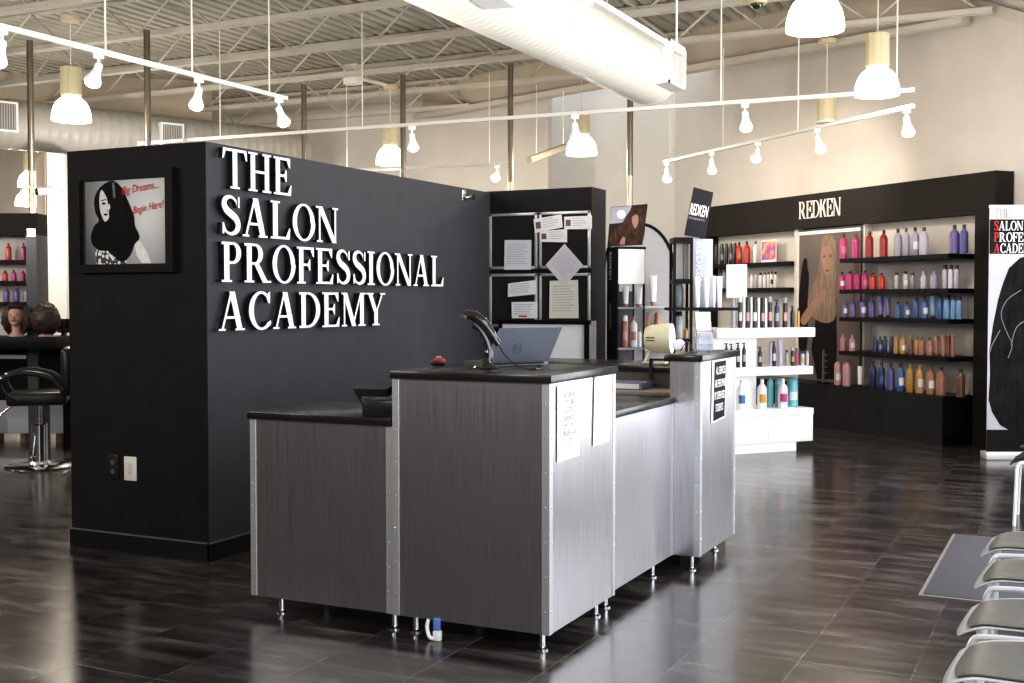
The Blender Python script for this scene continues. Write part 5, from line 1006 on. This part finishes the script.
def lamp(xy, aim, label, face=lamp_face, group='white track lamp heads', s=1.0):
    p = V((xy[0], xy[1], TZ)); aim = V(aim).normalized(); t = thing('track_lamp', label, 'track lamp', p, group=group); j = p - up * .09
    b = MB(); b.box(p.x - .03, p.y - .022, p.z - .035, p.x + .03, p.y + .022, p.z + .002); b.tube([p - up * .02, j], .010, 8); b.build('mount', lamp_wh, t)
    x_ = aim.orthogonal().normalized(); y_ = aim.cross(x_)
    MB().lathe(j - aim * .02, [(.018, 0), (.028, .01), (.030, .06), (.036, .085), (.056, .125), (.062, .15), (.058, .152), (.050, .14)], 20, axes=(x_, y_, aim)).build('lamp_housing', lamp_wh, t)
    MB().lathe(j - aim * .02, [(.057, .146), (.052, .165), (.035, .182), (0, .19)], 20, axes=(x_, y_, aim)).build('lit_face', face, t)
    return j + aim * .16
lt = (PZ(-25, 26, TZ), PZ(285, 100, TZ)); nt_ = (PZ(470, -70, TZ), PZ(682, 56, TZ)); xt = (PZ(140, 145, TZ), PZ(912, 92, TZ)); rt_ = (PZ(665, 163, TZ), PZ(912, 108, TZ)); bt = (PZ(330, 172, TZ), PZ(508, 165, TZ))
lt[0].x = lt[1].x; nt_[0].x = nt_[1].x
track('white lighting track running along the upper left of the room', lt[0], lt[1], (.33, .62, .93)); track('white lighting track below the large white duct', nt_[0], nt_[1], (.35, .96)); track('long white lighting track crossing the room above the sign wall', xt[0], xt[1], (.135, .352, .803, .985)); track('lighting track in front of the wall display unit', rt_[0], rt_[1], (.03, .3, .62)); track('lighting track far behind the sign wall', bt[0], bt[1], (.1, .9))
dn = V((0, 0, -1))
for u, aim, lab in ((3, (-.5, .1, -1), 'track lamp at the left edge of the picture on the upper left track'), (99, (-.15, -.35, -1), 'lit track lamp beside the leftmost pendant'), (199, (-.25, .0, -1), 'lit track lamp third along the upper left track'), (279, (.35, .1, -1), 'lit track lamp at the end of the upper left track')): lamp(onto(u, *lt), aim, lab)
lamp(onto(587, *nt_), (-.75, .1, -1), 'white track lamp hanging in front of the white duct'); lamp(onto(668, *nt_), (-.75, .2, -.9), 'lit track lamp beside the register at the end of the duct', warm_face)
for u, lab, fc in ((412, 'lit track lamp beside the bronze pole on the long track', lamp_face), (575, 'lit track lamp in front of the middle pendant on the long track', lamp_face), (745, 'white track lamp alone on the long track right of the duct', lamp_face)): lamp(onto(u, *xt), (.08, .05, -1), lab, fc)
RL_ = ((667, 'lit track lamp at the far end of the wall display track'), (712, 'track lamp second from the far end of the wall display track'), (758, 'glowing warm track lamp in the middle of the wall display track'), (818, 'warm track lamp fourth along the wall display track'), (907, 'track lamp at the near end of the wall display track'))
for (u, lab), am in zip(RL_, ((.1, -.1, -1), (.0, .2, -1), (.0, -.55, -.7), (.25, .25, -1), (.1, .3, -1))): lamp(onto(u, *rt_), am, lab, warm_face if 'warm' in lab else lamp_face)
for u, lab in ((497, 'lit track lamp far behind the inner corner of the sign wall'),): lamp(onto(u, *bt), (.2, -.8, -.7), lab)
a = PD(63, 190, 15.5); tz = TZ; TZ = a.z; lamp(a.xy, (.1, -.8, -.5), 'small lit lamp beside the edge of the dark partition at the far left', warm_face); TZ = tz
q0 = V((a.x, a.y, a.z))
# pendants
def pendant(u, v, z, label, lit=True, cans=True, canopy=ZJ, d_=None):
    p = PZ(u, v, z); t = thing('pendant_lamp', label, 'pendant lamp', p, group='white dome pendant lamps')
    if lit:
        MB().lathe(p, [(.197, 0), (.200, .02), (.197, .07), (.18, .14), (.15, .195), (.105, .235), (.09, .25)], 36).build('glass_shade', dome_m, t, ang=70)
        MB().lathe(p, [(.2015, .026), (.2015, .036), (.198, .040), (.198, .022)], 36, caps=False).build('shade_rim', rim_m, t)
        MB().lathe(p, [(0, .006), (.19, .004)], 32).build('diffuser', dome_m, t)
    zb = .245 if lit else 0.
    MB().lathe(p, [(.085, zb), (.102, zb + .02), (.102, zb + .31), (.09, zb + .315)], 28).build('lamp_housing', cream_m, t)
    b = MB()
    for k_ in range(6): a_ = k_ * math.pi / 3; b.box(p.x + .1 * math.cos(a_) - .006, p.y + .1 * math.sin(a_) - .006, p.z + zb + .02, p.x + .1 * math.cos(a_) + .006, p.y + .1 * math.sin(a_) + .006, p.z + zb + .31)
    b.build('housing_fins', cream_m, t)
    if not lit: MB().lathe(p, [(.112, -.012), (.112, .012), (.1, .02)], 28).build('bottom_ring', white_m, t)
    MB().tube([(p.x, p.y, p.z + zb + .31), (p.x, p.y, canopy)], .006, 6).build('cord', track_m, t); MB().lathe((p.x, p.y, canopy - .04), [(.09, 0), (.1, .01), (.1, .05)], 20).build('canopy', cream_m, t)
    return p
pend = [pendant(71.5, 121, 3.4, 'lit white dome pendant lamp at the upper left'), pendant(815, 31, 3.4, 'large lit white dome pendant lamp cut by the top edge'), pendant(877, 95.5, 3.4, 'lit white dome pendant lamp above the wall display unit'), pendant(390.5, 164.5, 3.4, 'lit white dome pendant lamp beside the bronze pole behind the sign'), pendant(581.5, 155, 3.4, 'lit white dome pendant lamp above the notice boards'), pendant(30.5, 187, 3.4, 'lit pendant lamp higher of the two at the far left'), pendant(27, 206, 3.2, 'lit pendant lamp lower of the two at the far left')]
pendant(826.5, 122, 3.55, 'unlit cream cylinder lamp hanging below the long track', lit=False)
# conduit feeding the pendant behind the sign, dome camera under the joist
a = PD(353, 77, 15.8); c_ = pend[3]; cdt = thing('ceiling_conduit', 'cream conduit with junction box feeding the pendant behind the sign', 'conduit', a); MB().tube([a, V((c_.x, c_.y, ZJ + .01))], .022, 8).build('conduit_pipe', track_m, cdt); MB().box(a.x - .1, a.y - .08, a.z - .1, a.x + .1, a.y + .08, a.z + .16).build('junction_box', track_m, cdt)
a = PD(757, 4, 11.0); dc = thing('dome_camera', 'cream dome security camera with dark lens under the roof joists', 'camera', a); MB().lathe(a, [(.09, 0), (.095, .02), (.095, .12)], 20).build('camera_mount', cream_m, dc); MB().sphere((a.x, a.y, a.z), .06, 1, 1, .8).build('camera_dome', gloss_b, dc)
MB().tube([a + up * .12, V((a.x, a.y, ZD))], .015, 6).build('mount_stem', cream_m, dc)
# short flat bar hanging far behind (dark air bar)
p, q = PD(529, 160, 15.9), PD(565, 147, 16.5); hb = thing('hanging_bar', 'short beige bar hanging from wires left of the middle pendant', 'bar', (p + q) / 2); MB().tube([p, q], .05, 8).build('bar_body', mat('beige_bar', (.40, .35, .27), .5, nz=.05), hb)
for f_ in (.2, .95): w_ = p.lerp(q, f_); MB().tube([w_, V((w_.x, w_.y, 4.43))], .006, 5).build('wire', track_m, hb)

# ------------------------------------------------------------------ light
def area(name, loc, rot, sx, sy, e, col):
    l = bpy.data.lights.new(name, 'AREA'); l.shape = 'RECTANGLE'; l.size = sx; l.size_y = sy; l.energy = e; l.color = col; o = bpy.data.objects.new(name, l); C.objects.link(o); o.location = loc; o.rotation_euler = rot; return o
def point(name, loc, e, col, r_=.15):
    l = bpy.data.lights.new(name, 'POINT'); l.energy = e; l.color = col; l.shadow_soft_size = r_; o = bpy.data.objects.new(name, l); C.objects.link(o); o.location = loc; return o
area('window_daylight', (.70, 6.2, 1.75), (0, R(90), 0), 2.7, 11.4, 370, (.93, .96, 1))
warm = (1, .90, .77)
for i, p in enumerate(pend): point('pendant_light', (p.x, p.y, p.z - .12), 90, warm, .12)
for x_, y_ in ((-3, 1), (-6.8, 1.2), (-7.5, 2.5), (-12, 6), (-15, 12), (-5, 6.5), (-9.5, 5.5), (-11, 11.5)): point('fill_light', (x_, y_, 2.6), 125, (1, .95, .88), .2)  # added fill lamps without fixtures, brightening walls and ceiling
def spot(loc, tgt, e, ang_, col, blend=.6):
    l = bpy.data.lights.new('track_spot', 'SPOT'); l.energy = e; l.spot_size = R(ang_); l.spot_blend = blend; l.color = col; l.shadow_soft_size = .06
    o = bpy.data.objects.new('track_spot', l); C.objects.link(o); o.location = loc; o.rotation_euler = (V(tgt) - V(loc)).to_track_quat('-Z', 'Y').to_euler()
for u, x_ in ((667, -3.9), (712, -3.2), (758, -2.2), (818, -1.2), (907, -.2)):
    xy = onto(u, *rt_); spot((xy[0], xy[1], 3.12), RO + lx * x_ + up * 2.75, 95, 95, (1, .85, .70))
w = bpy.data.worlds.new('world'); bpy.context.scene.world = w; w.use_nodes = True
w.node_tree.nodes['Background'].inputs[0].default_value = (.85, .92, 1, 1); w.node_tree.nodes['Background'].inputs[1].default_value = 1.5
vs_ = bpy.context.scene.view_settings; vs_.view_transform = 'Standard'; vs_.look = 'Medium High Contrast'; vs_.exposure = -0.05; vs_.gamma = 1.0
